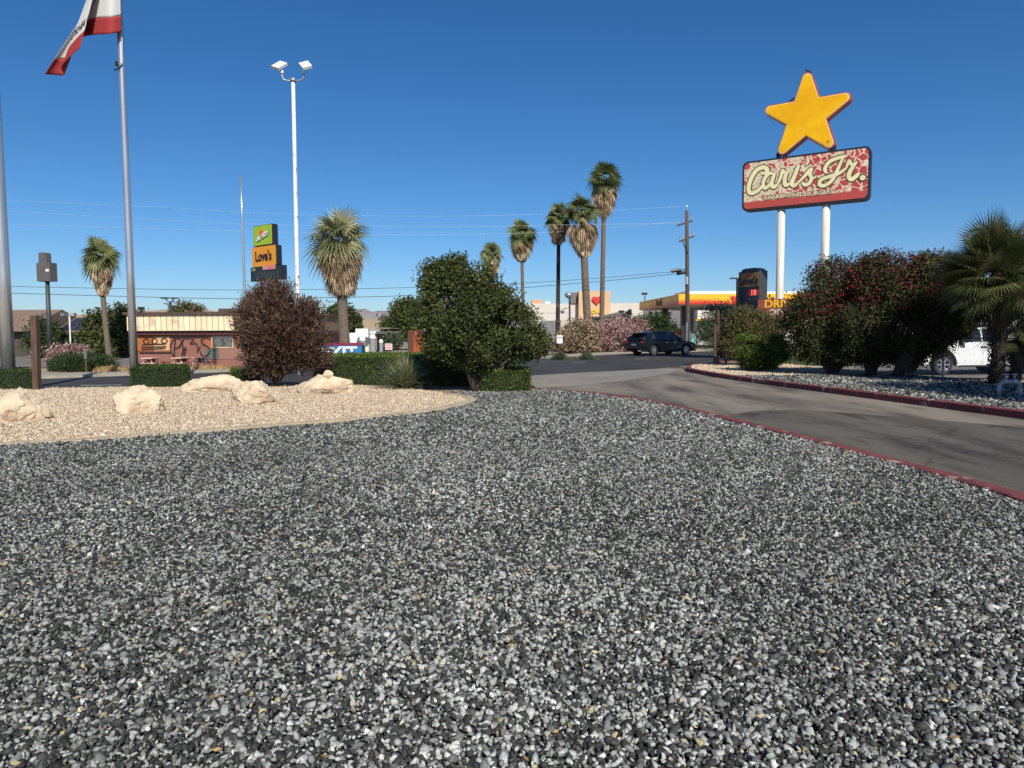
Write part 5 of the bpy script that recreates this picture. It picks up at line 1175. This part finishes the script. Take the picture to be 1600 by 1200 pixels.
# white pickup behind the fence, nose to the left (local +x is its nose)
wr = .39
low = [(-2.85, .55), (-2.85, 1.14), (-.75, 1.14), (-.7, 1.2), (1.05, 1.16), (2.3, 1.08), (2.62, .98), (2.72, .55), (2.68, .4), (2.2, .36)]+arc(1.72, .39, .5, 0, 180)+[(1.15, .34), (-1.05, .34)]+arc(-1.58, .39, .5, 0, 180)+[(-2.2, .4)]
roofp = [(-.72, 1.16), (-.62, 1.68), (-.4, 1.76), (.55, 1.76), (.85, 1.64), (1.35, 1.14)]
wins = [[(-.55, 1.24), (.1, 1.22), (.1, 1.68), (-.38, 1.68), (-.5, 1.6)], [(.17, 1.22), (1.05, 1.2), (.72, 1.58), (.5, 1.68), (.17, 1.68)]]
YT = 26.2
trk, bd, cabn, f2 = vehicle('white_pickup', 'white pickup truck with black trim parked behind the chain link fence', (X(1532, YT, 585), YT+.9, GZ+.004), R(180+8), 1.92, low, 1.16, roofp, (1.72, -1.58), wr, mt['truckpaint'], wins, tumble=.1)
mb = MB(); mb.add([(.95, -.6, 1.5), (.95, .6, 1.5), (1.28, .72, 1.2), (1.28, -.72, 1.2)], [(0, 1, 2, 3)]); mb.v = [(x+.05, y, z+.03) for x, y, z in mb.v]; o = obj('windscreen', mb, mt['glass'], cabn, local=True); sd = o.modifiers.new('t', 'SOLIDIFY'); sd.thickness = .02
mb = MB(); mb.box((2.5, -.97, .38), (2.8, .97, .66)); obj('bumper', mb, mt['black'], bd, local=True, bevel=.04)
mb = MB(); mb.box((2.6, -.55, .7), (2.76, .55, 1.0)); obj('grille', mb, mt['black'], bd, local=True, bevel=.02)
for sy in (-1, 1):
    mb = MB(); mb.box((2.35, sy*.8-.17, .74), (2.72, sy*.8+.17, .98)); obj('headlight', mb, mt['glass'], bd, local=True, bevel=.03)
    mb = MB(); mb.box((.85, sy*1.08-.12, 1.2), (1.05, sy*1.08+.12, 1.42)); obj('side_mirror', mb, mt['black'], bd, local=True, bevel=.03)
    mb = MB(); mb.box((-.0, sy*.968-.012, 1.0), (.22, sy*.968+.012, 1.05)); obj('door_handle', mb, mt['black'], bd, local=True)
    mb = MB(); mb.box((-.95, sy*.95-.06, .3), (1.05, sy*.95+.06, .36)); obj('running_board', mb, mt['black'], bd, local=True)
    for wx in (1.72, -1.58):
        a = arc(wx, .39, .56, -5, 185, 16); c = arc(wx, .39, .49, -5, 185, 16); mb = MB(); q = a+c[::-1]; n = len(a)
        vs = [(x, sy*.965, z) for x, z in a]+[(x, sy*.965, z) for x, z in c]+[(x, sy*.9, z) for x, z in a]+[(x, sy*.9, z) for x, z in c]
        mb.add(vs, [(i, i+1, n+i+1, n+i) for i in range(n-1)]+[(2*n+i, i, i+1, 2*n+i+1)[::-1] for i in range(n-1)]+[(n+i, n+i+1, 3*n+i+1, 3*n+i) for i in range(n-1)]); obj('arch_trim', mb, mt['black'], bd, local=True)
    mb = MB(); mb.box((.135, sy*.956-.004, .42), (.15, sy*.956+.004, 1.15)); mb.box((1.12, sy*.956-.004, .42), (1.135, sy*.956+.004, 1.15)); mb.box((-.74, sy*.956-.004, .42), (-.725, sy*.956+.004, 1.15)); obj('door_seam', mb, mt['black'], bd, local=True)
# irrigation pipework at the foot of the fan palm
b = P(1578, 619); t = thing('backflow_valve', 'whitish pipe loop with valves standing on the gravel below the fan palm', 'valve', b)
s = M(1, b.y); x0, x1 = X(1561, b.y, 610), X(1594, b.y, 610)
mb = MB(); z = .28; mb.tube([(x0, b.y, -.05), (x0, b.y, z*.6), (x0+.03, b.y, z), (x0+.1, b.y, z+.04), (x1-.1, b.y, z+.04), (x1-.03, b.y, z), (x1, b.y, z*.6), (x1, b.y, -.05)], .045, 10); obj('pipe', mb, pm('flaking_white_pipe', (.55, .55, .55), (.3, .3, .31), rough=.5, scale=9), t, smooth=True)
for k in (.3, .7): mb = MB(); c = x0+(x1-x0)*k; mb.lathe([(.07, -.05), (.09, 0), (.07, .05)], (c, b.y, z+.04), 'x', 12); mb.lathe([(.02, 0), (.02, .12), (.06, .13), (.06, .16)], (c, b.y, z+.07), n=10); obj('valve_body', mb, mt['galv'], t)
# ================================================================ BOULDERS
def boulder(label, px, pyb, Y, wpx, hpx, seed, squash=.8, loc_z=0, ridge_=None):
    rs = random.Random(seed); bm = bmesh.new(); bmesh.ops.create_icosphere(bm, subdivisions=5, radius=1)
    planes = [(Vector((rs.uniform(-1, 1), rs.uniform(-1, 1), rs.uniform(-.2, 1))).normalized(), rs.uniform(.62, .88)) for _ in range(11)]
    for v in bm.verts:
        d = v.co.normalized(); r = 1.0
        for n_, h_ in planes:
            q = d.dot(n_)
            if q > 1e-3: r = min(r, h_/q)
        o = Vector((seed*3.7, 0, 0)); r *= 1+.12*noise.fractal(d*1.6+o, .8, 2, 4)+.03*noise.fractal(d*5+o, .6, 2, 5)-.05*max(0, .12-abs(noise.noise(d*2.3+o)))/.12
        v.co = d*r
    xs = [v.co.x for v in bm.verts]; zs = [v.co.z for v in bm.verts if v.co.z > 0]
    sx = M(wpx, Y)/(max(xs)-min(xs)); h = M(hpx, Y); k = h/(max(zs)+.42)
    for v in bm.verts: v.co = Vector(((v.co.x-(max(xs)+min(xs))/2)*sx, v.co.y*sx*squash, (v.co.z+.42)*k))
    me = bpy.data.meshes.new('boulder'); bm.to_mesh(me); bm.free()
    o = link('boulder', me, mt['boulder'], None, False, (X(px, Y, pyb), Y+M(wpx, Y)*.25, -.05), True)
    tag(o, label, 'boulder', 'sandstone boulders on the tan gravel')
    md = o.modifiers.new('e', 'EDGE_SPLIT'); md.split_angle = R(30)
    return o
def yb(py): return P(800, py).y
boulder('pale boulder at the left edge, nearest the concrete edging', 12, 652, yb(655), 92, 58, 3)
boulder('rounded boulder standing alone left of centre in the tan gravel', 205, 641, yb(643), 86, 48, 15)
boulder('long low boulder in front of the clipped box hedge', 317, 609, yb(611), 104, 30, 21, .5)
boulder('cracked wedge boulder at the foot of the plum bush', 391, 627, yb(629), 82, 40, 33)
boulder('broad peaked boulder right of the plum bush stems', 502, 612, yb(615), 94, 34, 47, .6)
boulder('small rounded rock perched on top of the peaked boulder', 512, 590, yb(615)+.2, 17, 12, 55).location.z = Z(590, yb(615)+.25, 511)

# ================================================================ PLANTS
# plum bush
PB = shrub('plum_bush', 'purple-brown leaved bush with many thin stems, in front of the white floodlight pole', 'bush', 20, 430, [(428, 470, 30, 24), (402, 502, 28, 34), (465, 502, 34, 36), (438, 535, 58, 38), (390, 540, 22, 26), (482, 540, 26, 32), (430, 507, 50, 44), (425, 566, 34, 18), (450, 456, 12, 12)],
      34000, .12, mt['plumleaf'], aspect=.24, clump=.26, per=24, inner=.35, outward=1.0, up=.6, stem=mt['bark'], stems=26, r0=.018, z=-.03)
bl_ = [E(a[0], a[1], 20, a[2], a[3]) for a in ((428, 470, 32, 26), (402, 502, 31, 36), (465, 502, 37, 38), (438, 535, 62, 40), (430, 505, 53, 46), (450, 455, 12, 13), (410, 466, 14, 12))]
foliage('spiky_shoots', bl_, 3200, .24, mt['plumleaf'], PB, aspect=.11, clump=.12, per=9, inner=0, outward=1.2, up=.8)
# main leafy tree
TR = shrub('leafy_tree', 'small dark green tree with a wide uneven crown at the end of the hedge', 'tree', 18.4, 741, [(706, 462, 40, 44), (690, 502, 38, 44), (738, 514, 62, 54), (800, 520, 46, 38), (694, 530, 38, 24), (766, 530, 54, 22), (828, 530, 24, 22), (842, 536, 14, 14), (684, 436, 24, 24), (742, 446, 34, 30), (716, 420, 18, 16), (770, 480, 34, 30)],
      60000, .085, mt['treeleaf'], aspect=.5, clump=.24, per=34, inner=.3, stem=mt['bark'], stems=11, r0=.085, z=-.03)
mb = MB(); pts_ = []
for sp_ in ([(690, 440), (678, 415), (672, 402)], [(752, 440), (748, 420), (738, 405)], [(770, 462), (782, 440), (790, 420)], [(780, 470), (800, 448), (808, 440)], [(672, 450), (655, 430), (650, 412)], [(800, 480), (815, 462), (822, 455)], [(690, 460), (664, 450), (652, 446)]):
    q = [D(a, b_, 18.4) for a, b_ in sp_]; mb = MB(); mb.tube(q, [.012, .009, .004], 5); obj('twig', mb, mt['bark'], TR)
    for k in range(14): u = k/13*1.99; i = int(u); pts_.append(q[i].lerp(q[min(i+1, 2)], u-i)+Vector([random.uniform(-.04, .04) for _ in range(3)]))
vs_, f_, v_ = leaves(np.array([tuple(p) for p in pts_]), .07, .4); np_mesh('twig_leaves', vs_, f_, mt['treeleaf'], TR, attr=v_)
# clipped hedges
def hedge(label, quad, ht, n, m, size=.045, z0=-.02, loose=.03):
    """quad: 4 ground points (x,y) ccw"""
    q = [Vector((p.x, p.y, 0)) for p in quad]; c = sum(q, Vector())/4
    t = thing('clipped_hedge', label, 'hedge', (c.x, c.y, z0))
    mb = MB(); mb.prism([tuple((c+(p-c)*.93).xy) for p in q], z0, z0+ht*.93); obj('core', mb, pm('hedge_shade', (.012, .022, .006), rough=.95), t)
    P_, Nn = [], []
    ar = [((q[(i+1) % 4]-q[i]).length*ht) for i in range(4)]+[(q[1]-q[0]).length*(q[3]-q[0]).length]
    for k, a in enumerate(ar):
        m_ = int(n*a/sum(ar)); u, w_ = rng.uniform(size=m_), rng.uniform(size=m_)
        if k < 4:
            A, B_ = np.array(q[k]), np.array(q[(k+1) % 4]); p = A+(B_-A)*u[:, None]; p[:, 2] = z0+w_*ht; o = np.array(((B_-A)[1], -(B_-A)[0], 0)); o /= np.linalg.norm(o)
        else:
            A, B_, D_ = np.array(q[0]), np.array(q[1]), np.array(q[3]); p = A+(B_-A)*u[:, None]+(D_-A)*w_[:, None]; p[:, 2] = z0+ht; o = np.array((0, 0, 1.))
        bump_ = np.array([noise.noise(Vector(r_)*3.5) for r_ in p])[:, None]*.06
        p += o*(bump_+rng.normal(size=(m_, 1))*loose-.03); P_.append(p); Nn.append(np.repeat(o[None], m_, 0))
    p = np.concatenate(P_); o = np.concatenate(Nn)
    cl = np.array([noise.noise(Vector(r_)*5) for r_ in p])
    vs, f, v = leaves(p, size, .55, o*.5, 1, np.clip(.45+cl*.5+rng.uniform(-.3, .3, len(p)), 0, 1)); np_mesh('foliage', vs, f, m, t, attr=v)
    return t
hq = lambda a, b_, c, d: [P(*a), P(*b_), P(*c), P(*d)]
hedge('low dark clipped box hedge at the left edge under the thick flagpole', hq((-40, 609), (54, 609), (54, 601), (-40, 601)), Z(578, 18.3)-.0, 7000, mt['boxleaf'])
hedge('clipped box hedge at the foot of the flag pole', hq((205, 606), (296, 605.5), (296, 597), (208, 597)), Z(572.5, 19.2), 9000, mt['boxleaf'])
hedge('bright green small clipped hedge left of the plum bush', hq((362, 601), (410, 601), (410, 594), (362, 594)), Z(578, 20.2), 4000, mt['hedgeleaf'])
hedge('long clipped hedge running behind the yucca to the leafy tree', hq((492, 601), (768, 603), (766, 590), (492, 590)), Z(554, 20.3), 26000, mt['hedgeleaf'])
hedge('short clipped hedge right of the leafy tree trunk', hq((752, 611.5), (829, 611.5), (826, 600), (752, 600)), Z(578, 17.9), 9000, mt['hedgeleaf'])
# yuccas: arching blades
def yucca(label, px, py, n, Lpx, m, wd=.012, lean=0):
    b = P(px, py); t = thing('red_yucca', label, 'plant', b); acc = ([], [], []); s = b.y/FPX
    for k in range(n):
        az = random.uniform(0, 2*math.pi); el = R(random.uniform(12, 85)); L = Lpx*s*random.uniform(.75, 1.1)
        d = Vector((math.cos(az)*math.cos(el)+lean, math.sin(az)*math.cos(el), math.sin(el))); p = b+Vector((random.uniform(-.12, .12), random.uniform(-.12, .12), 0)); sd = d.cross(Vector((0, 0, 1))).normalized()*wd
        sg_ = random.uniform(.25, .7); prev = None
        for q in range(5):
            u = q/4; c = p+d*L*u+Vector((0, 0, -sg_*L*u*u*.6)); w_ = sd*(1-.85*u); i = len(acc[0]); acc[0].extend([c-w_, c+w_])
            if q: acc[1].append((i-2, i-1, i+1, i)); acc[2].append(random.uniform(0, 1) if q == 1 else acc[2][-1])
    np_mesh('blades', np.array([tuple(q) for q in acc[0]]), np.array(acc[1]), m, t, attr=acc[2]); return t
yucca('large spiky grey-green yucca clump in front of the long hedge', 634, 606, 800, 68, mt['yucca'], .015)
yucca('small thin yucca clump behind the peaked boulder', 540, 600, 90, 42, mt['yucca'], .008)
t = thing('flower_stalks', 'dry pinkish flower stalks beside the small yucca', 'plant', P(560, 600)); b = P(560, 600); mb = MB()
for k in range(14): a = random.uniform(-.5, .5); mb.tube([b, b+Vector((a*.5, random.uniform(-.1, .1), .25)), b+Vector((a, random.uniform(-.15, .15), random.uniform(.25, .5)))], [.006, .005, .004], 4)
obj('stalks', mb, pm('dry_pink_stalk', (.3, .2, .18), rough=.8), t)
# red flowering shrubs on the right
def redbush(label, Y, base, blobs, n, trunks, fl):
    t = shrub('red_flowering_shrub', label, 'shrub', Y, base, blobs, n*3, .105, mt['redbushleaf'], group='red flowering shrubs in the bed beyond the driveway', aspect=.36, clump=.3, per=30, inner=.4, outward=.3, up=.5, stem=mt['bark'], stems=trunks, r0=.13, z=-.03)
    bl = [E(a[0], a[1], Y, a[2], a[3]) for a in blobs]; p, d, v = blob_points(bl, int(n*.75), .3, 14, .0, .1)
    zz = np.array([q[2]+q[5]*.25 for q in bl]).mean(); k = (p[:, 2]+d[:, 2]*.5+rng.normal(size=len(p))*.3 > zz+.15); p, v = p[k], v[k]; p = p+d[k]*.07
    vs, f, v = leaves(p, .085, .6, None, 1, v); np_mesh('flowers', vs, f, mt['redflower'], t, attr=v); return t
redbush('left red flowering shrub, in front of the drive-through panel', 24.5, 1300, [(1290, 500, 58, 52), (1262, 520, 34, 38), (1310, 450, 44, 38), (1330, 505, 46, 55), (1295, 542, 54, 20), (1335, 545, 40, 18)], 14000, 6, 1)
redbush('tallest red flowering shrub, in the middle of the row', 23.6, 1362, [(1385, 460, 62, 58), (1360, 500, 60, 58), (1420, 480, 60, 72), (1400, 535, 64, 26), (1345, 440, 36, 32), (1350, 545, 44, 18)], 20000, 7, 1)
redbush('right red flowering shrub, overhanging the white pickup beside the fan palm', 22.8, 1402, [(1458, 476, 46, 60), (1478, 490, 40, 38), (1432, 524, 44, 30), (1498, 492, 26, 22), (1455, 430, 36, 26)], 13000, 6, 1)
# bushes left of them
shrub('brown_bush', 'tall olive-brown bush behind the dark round clipped shrub', 'bush', 31, 1190, [(1166, 516, 28, 30), (1198, 516, 26, 26), (1144, 532, 18, 28), (1185, 532, 40, 28), (1212, 528, 14, 26)], 30000, .12, mt['olive'], aspect=.35, clump=.3, inner=.25, outward=.5, up=.5, stem=mt['bark'], stems=9, r0=.04)
shrub('round_shrub', 'dark round clipped shrub at the corner of the kerbed bed', 'shrub', 26.8, 1190, [(1190, 553, 38, 25), (1170, 545, 22, 22), (1208, 548, 22, 24)], 20000, .075, mt['hedgeleaf'], aspect=.5, clump=.16, inner=.2, stem=mt['bark'], stems=5, r0=.03)
shrub('wispy_tree', 'wispy grey-green desert tree behind the stop sign', 'tree', 44, 1128, [(1122, 508, 22, 30), (1104, 525, 16, 22), (1140, 500, 20, 26), (1120, 530, 24, 20)], 12000, .17, mt['bluegreen'], aspect=.22, clump=.5, per=18, inner=.3, up=.5, stem=mt['bark'], stems=8, r0=.05)
# oleanders and shrubs across the street
shrub('pink_oleander', 'rounded oleander covered in pink blossom left of the dark car', 'shrub', 55, 968, [(966, 527, 40, 25), (990, 525, 26, 24), (943, 532, 20, 20)], 22000, .13, mt['pink'], group='blossoming oleanders across the street', aspect=.7, clump=.45, inner=.1, stem=mt['bark'], stems=5, r0=.05)
shrub('pink_oleander', 'oleander covered in peach blossom behind the white notice', 'shrub', 53, 900, [(905, 530, 26, 24), (880, 535, 19, 18), (920, 525, 14, 18)], 18000, .13, mt['peach'], group='blossoming oleanders across the street', aspect=.7, clump=.45, inner=.1, stem=mt['bark'], stems=5, r0=.05)
shrub('pink_oleander', 'dusty pink oleander mound at left, behind the juniper', 'shrub', 42, 105, [(105, 555, 26, 15), (92, 562, 14, 10), (122, 556, 12, 12)], 12000, .1, mt['pink'], group='blossoming oleanders across the street', aspect=.7, clump=.35, inner=.1, stem=mt['bark'], stems=4, r0=.04)
shrub('green_oleander', 'green oleander with few flowers behind the dark car roof', 'shrub', 57, 1040, [(1018, 512, 24, 16), (1040, 510, 20, 14)], 11000, .2, mt['midgreen'], aspect=.4, clump=.5, stem=mt['bark'], stems=4, r0=.05)
shrub('green_shrub', 'green shrub behind the pink blossom and the boom truck', 'shrub', 60, 950, [(948, 511, 20, 8), (935, 512, 14, 7)], 6600, .22, mt['midgreen'], aspect=.4, clump=.5)
for px, py, r_, lb_ in ((875, 548, 13, 'spiky grey-green tuft at the street edge, left of two before the oleanders'), (917, 545, 12, 'spiky grey-green tuft at the street edge between the peach and pink oleanders')):
    Yq = 42; b = Vector((X(px, Yq), Yq, GZ)); t = thing('desert_tuft', lb_, 'plant', b, group='grey-green tufts at the street edge'); s = Yq/FPX
    p = np.array(b)+np.array((0, 0, .0))+rng.normal(size=(1500, 3))*np.array((r_*s*.45, r_*s*.4, .02)); p[:, 2] = GZ+rng.uniform(.05, r_*s*.9, 1500)*np.exp(-((p[:, 0]-b.x)/(r_*s*.8))**2)
    vs, f, v = leaves(p, .3, .12, (p-np.array(b))*np.array((1.2, 1, .6))+np.array((0, 0, .5)), .5); np_mesh('blades', vs, f, mt['bluegreen'], t, attr=v)
shrub('juniper', 'low spreading green juniper mound across the street at left', 'shrub', 33, 130, [(128, 571, 40, 14), (158, 572, 26, 9), (105, 574, 22, 10)], 19800, .13, mt['midgreen'], aspect=.25, clump=.3, per=20, inner=.1, outward=.8, up=.3)
for k, (px, py, w_) in enumerate(((175, 572, 16), (330, 567, 22))):
    Yq = 31; b = Vector((X(px, Yq), Yq, GZ)); t = thing('dry_grass', ('dry straw coloured grass clump at the end of the juniper mound', 'dry straw coloured grass strip before the picnic tables')[k], 'plant', b); s = Yq/FPX
    p = np.array(b)+rng.normal(size=(1400, 3))*np.array((w_*s*.55, .3, 0)); p[:, 2] = GZ+rng.uniform(.02, .22, 1400)
    vs, f, v = leaves(p, .22, .1, np.tile([[0, 0, 1.]], (1400, 1)), .6); np_mesh('blades', vs, f, mt['straw'], t, attr=v)
# background trees
shrub('shade_tree', 'broad dark green tree between the far palm and the brown diner', 'tree', 52, 180, [(165, 510, 22, 22), (192, 505, 22, 22), (180, 535, 40, 26), (205, 530, 20, 34), (145, 540, 18, 20)], 19800, .24, mt['treeleaf'], aspect=.5, clump=.6, stem=mt['bark'], stems=5, r0=.12)
shrub('shade_tree', 'dark green bushy tree beside the small twin-headed lamp', 'tree', 52, 75, [(72, 520, 14, 20), (95, 540, 26, 14), (65, 540, 18, 20), (120, 540, 16, 12)], 13200, .22, mt['midgreen'], aspect=.4, clump=.6, stem=mt['bark'], stems=4, r0=.08)
shrub('shade_tree', 'round green tree behind the big palm trunk', 'tree', 75, 535, [(533, 498, 23, 17), (520, 506, 18, 16), (549, 501, 10, 13)], 13200, .3, mt['treeleaf'], aspect=.5, clump=.7, stem=mt['bark'], stems=4, r0=.15)
shrub('shade_tree', 'dark spreading tree behind the white kiosk, left of the leafy tree', 'tree', 70, 620, [(618, 491, 24, 14), (640, 492, 24, 20), (626, 506, 26, 16), (655, 510, 24, 24)], 16000, .3, mt['treeleaf'], aspect=.5, clump=.7, stem=mt['bark'], stems=5, r0=.15)
shrub('shade_tree', 'far green treetop just above the diner roof', 'tree', 95, 288, [(285, 483, 16, 6), (295, 487, 20, 8)], 1600, .35, mt['olive'], aspect=.5, clump=.8, stem=mt['bark'], stems=2, r0=.12)
shrub('grey_shrub', 'grey-green shrub at the foot of the dark spreading tree', 'shrub', 54, 618, [(616, 532, 14, 9)], 1600, .2, mt['bluegreen'], aspect=.5, clump=.4)
# palms
gp = 'fan palms across the street'
palm('big fan palm with a shaggy tan skirt and thick trunk behind the exit sign', 540, 33, 531, 378, .215, 50, 70, gp, skirt_w=(42, 18), ng=52, nd=150, nb=15, green='palmgrey', wid=.045, grey=.45)
palm('stout palm with a long tan skirt at far left beside the blank grey sign', 170, 46, 156.5, 402, .15, 30, 62, gp, skirt_w=(15, 6), ng=40, nd=90, wid=.06)
palm('shortest of the distant palms, just above the leafy tree', 768, 78, 769, 398, .14, 20, 28, gp, skirt_w=(15, 9), ng=34, nd=50, wid=.08)
palm('slim distant palm, second from left of the distant row', 819, 68, 815, 366, .15, 23, 42, gp, skirt_w=(17, 5), ng=36, nd=70, wid=.08)
palm('palm with a black scorched trunk, left of the trio', 871, 60, 873, 341, .16, 22, 32, gp, skirt_w=(20, 13), ng=36, nd=70, bark='darkpalm', wid=.075)
palm('palm with the widest tapering skirt, middle of the trio', 921, 57, 910, 330, .27, 27, 72, gp, skirt_w=(22, 7), ng=40, nd=110, wid=.07)
palm('tallest palm with a slender trunk, right of the trio', 939, 57, 944, 283, .17, 28, 45, gp, skirt_w=(25, 14), ng=40, nd=80, wid=.07)
# mediterranean fan palms at right
def fanpalm(label, px, pyb, tops, Rpx, nfr, tr, Y):
    b = P(px, pyb); b.y = Y; b.x = X(px, Y, pyb); b.z = -.03
    t = thing('fan_palm', label, 'palm tree', b, group='fan palms in the bed'); s = Y/FPX
    for tx, ty in tops:
        top = D(tx, ty, Y); mb = MB(); n = 26; pts = [b.lerp(top, k/n)+Vector((math.sin(k/n*3)*.06, 0, 0)) for k in range(n+1)]
        mb.tube(pts, [tr*(1+.12*(k % 2)) for k in range(n+1)], 12); obj('trunk', mb, mt['shag'], t, smooth=False)
        pp, ax = [], []
        for k in range(900):
            u = random.random(); az = random.uniform(0, 6.283); c = b.lerp(top, u); o = Vector((math.cos(az), math.sin(az), 0)); pp.append(tuple(c+o*tr*1.15)); ax.append((o.x*.8, o.y*.8, .7))
        vs, f, v = leaves(np.array(pp), .13, .25, np.array(ax), .4); np_mesh('leaf_stubs', vs, f, mt['hair'], t)
        acc = ([], [], [])
        for i in range(nfr):
            el = math.asin(max(-1, min(1, .98-1.38*(i/nfr))))+R(random.uniform(-12, 12)); az = i*2.39996+random.uniform(-.4, .4)
            frond(acc, top+Vector((0, 0, -.25*(i/nfr))), az, el, Rpx*s*random.uniform(.2, .58), Rpx*s*random.uniform(.42, .56), 28, 1.5, .05+.3*(i/nfr)**2, .016, random.uniform(.25, 1), .012)
        np_mesh('crown', np.array([tuple(q) for q in acc[0]]), np.array(acc[1]), mt['fanleaf'], t, attr=acc[2])
        acc = ([], [], [])
        for i in range(22):
            frond(acc, top+Vector((0, 0, -.2-.15*(i/26))), i*2.39996, R(-50-28*(i/26)+random.uniform(-8, 8)), Rpx*s*random.uniform(.2, .4), Rpx*s*.4, 18, 1.1, .7, .016, random.uniform(0, .6), .012)
        np_mesh('dead_skirt', np.array([tuple(q) for q in acc[0]]), np.array(acc[1]), mt['hairy'], t, attr=acc[2])
    return t
fanpalm('large bushy fan palm with a shaggy dark trunk at the right edge', 1557, 602, [(1560, 424)], 98, 150, .17, 19.5)
fanpalm('smaller leaning fan palm behind the large one, cut by the right edge', 1583, 601, [(1604, 500)], 78, 50, .14, 20.3)

# unseen trees added out of view at right, crowns placed to shade the bed
def offtree(label, x, y, blobs, n):
    t = thing('added_shade_tree', label, 'tree', (x, y, -.05), group='added shade trees out of view at right')
    foliage('foliage', blobs, n, .13, mt['treeleaf'], t, aspect=.5, clump=.4, per=30, inner=.3)
    limbs(t, (x, y, -.05), [(b[0], b[1], b[2]) for b in blobs], .16, mt['bark'])
offtree('added leafy shade tree beyond the right edge, nearest the kerb', 13.7, 11.3, [(13.4, 11.3, 4.4, 1.7, 1.8, 1.4), (13.7, 10.8, 6.3, 1.8, 1.8, 1.4), (15.2, 12.0, 5.2, 1.8, 1.7, 1.4), (13.3, 9.6, 4.2, 1.4, 1.3, 1.1)], 34000)
offtree('added leafy shade tree beyond the right edge, second from the kerb', 16.6, 9.6, [(16.6, 9.6, 5.2, 2.0, 2.0, 1.6), (16.9, 9.8, 7.0, 2.0, 1.9, 1.4), (15.4, 9.0, 4.2, 1.5, 1.4, 1.2)], 24000)
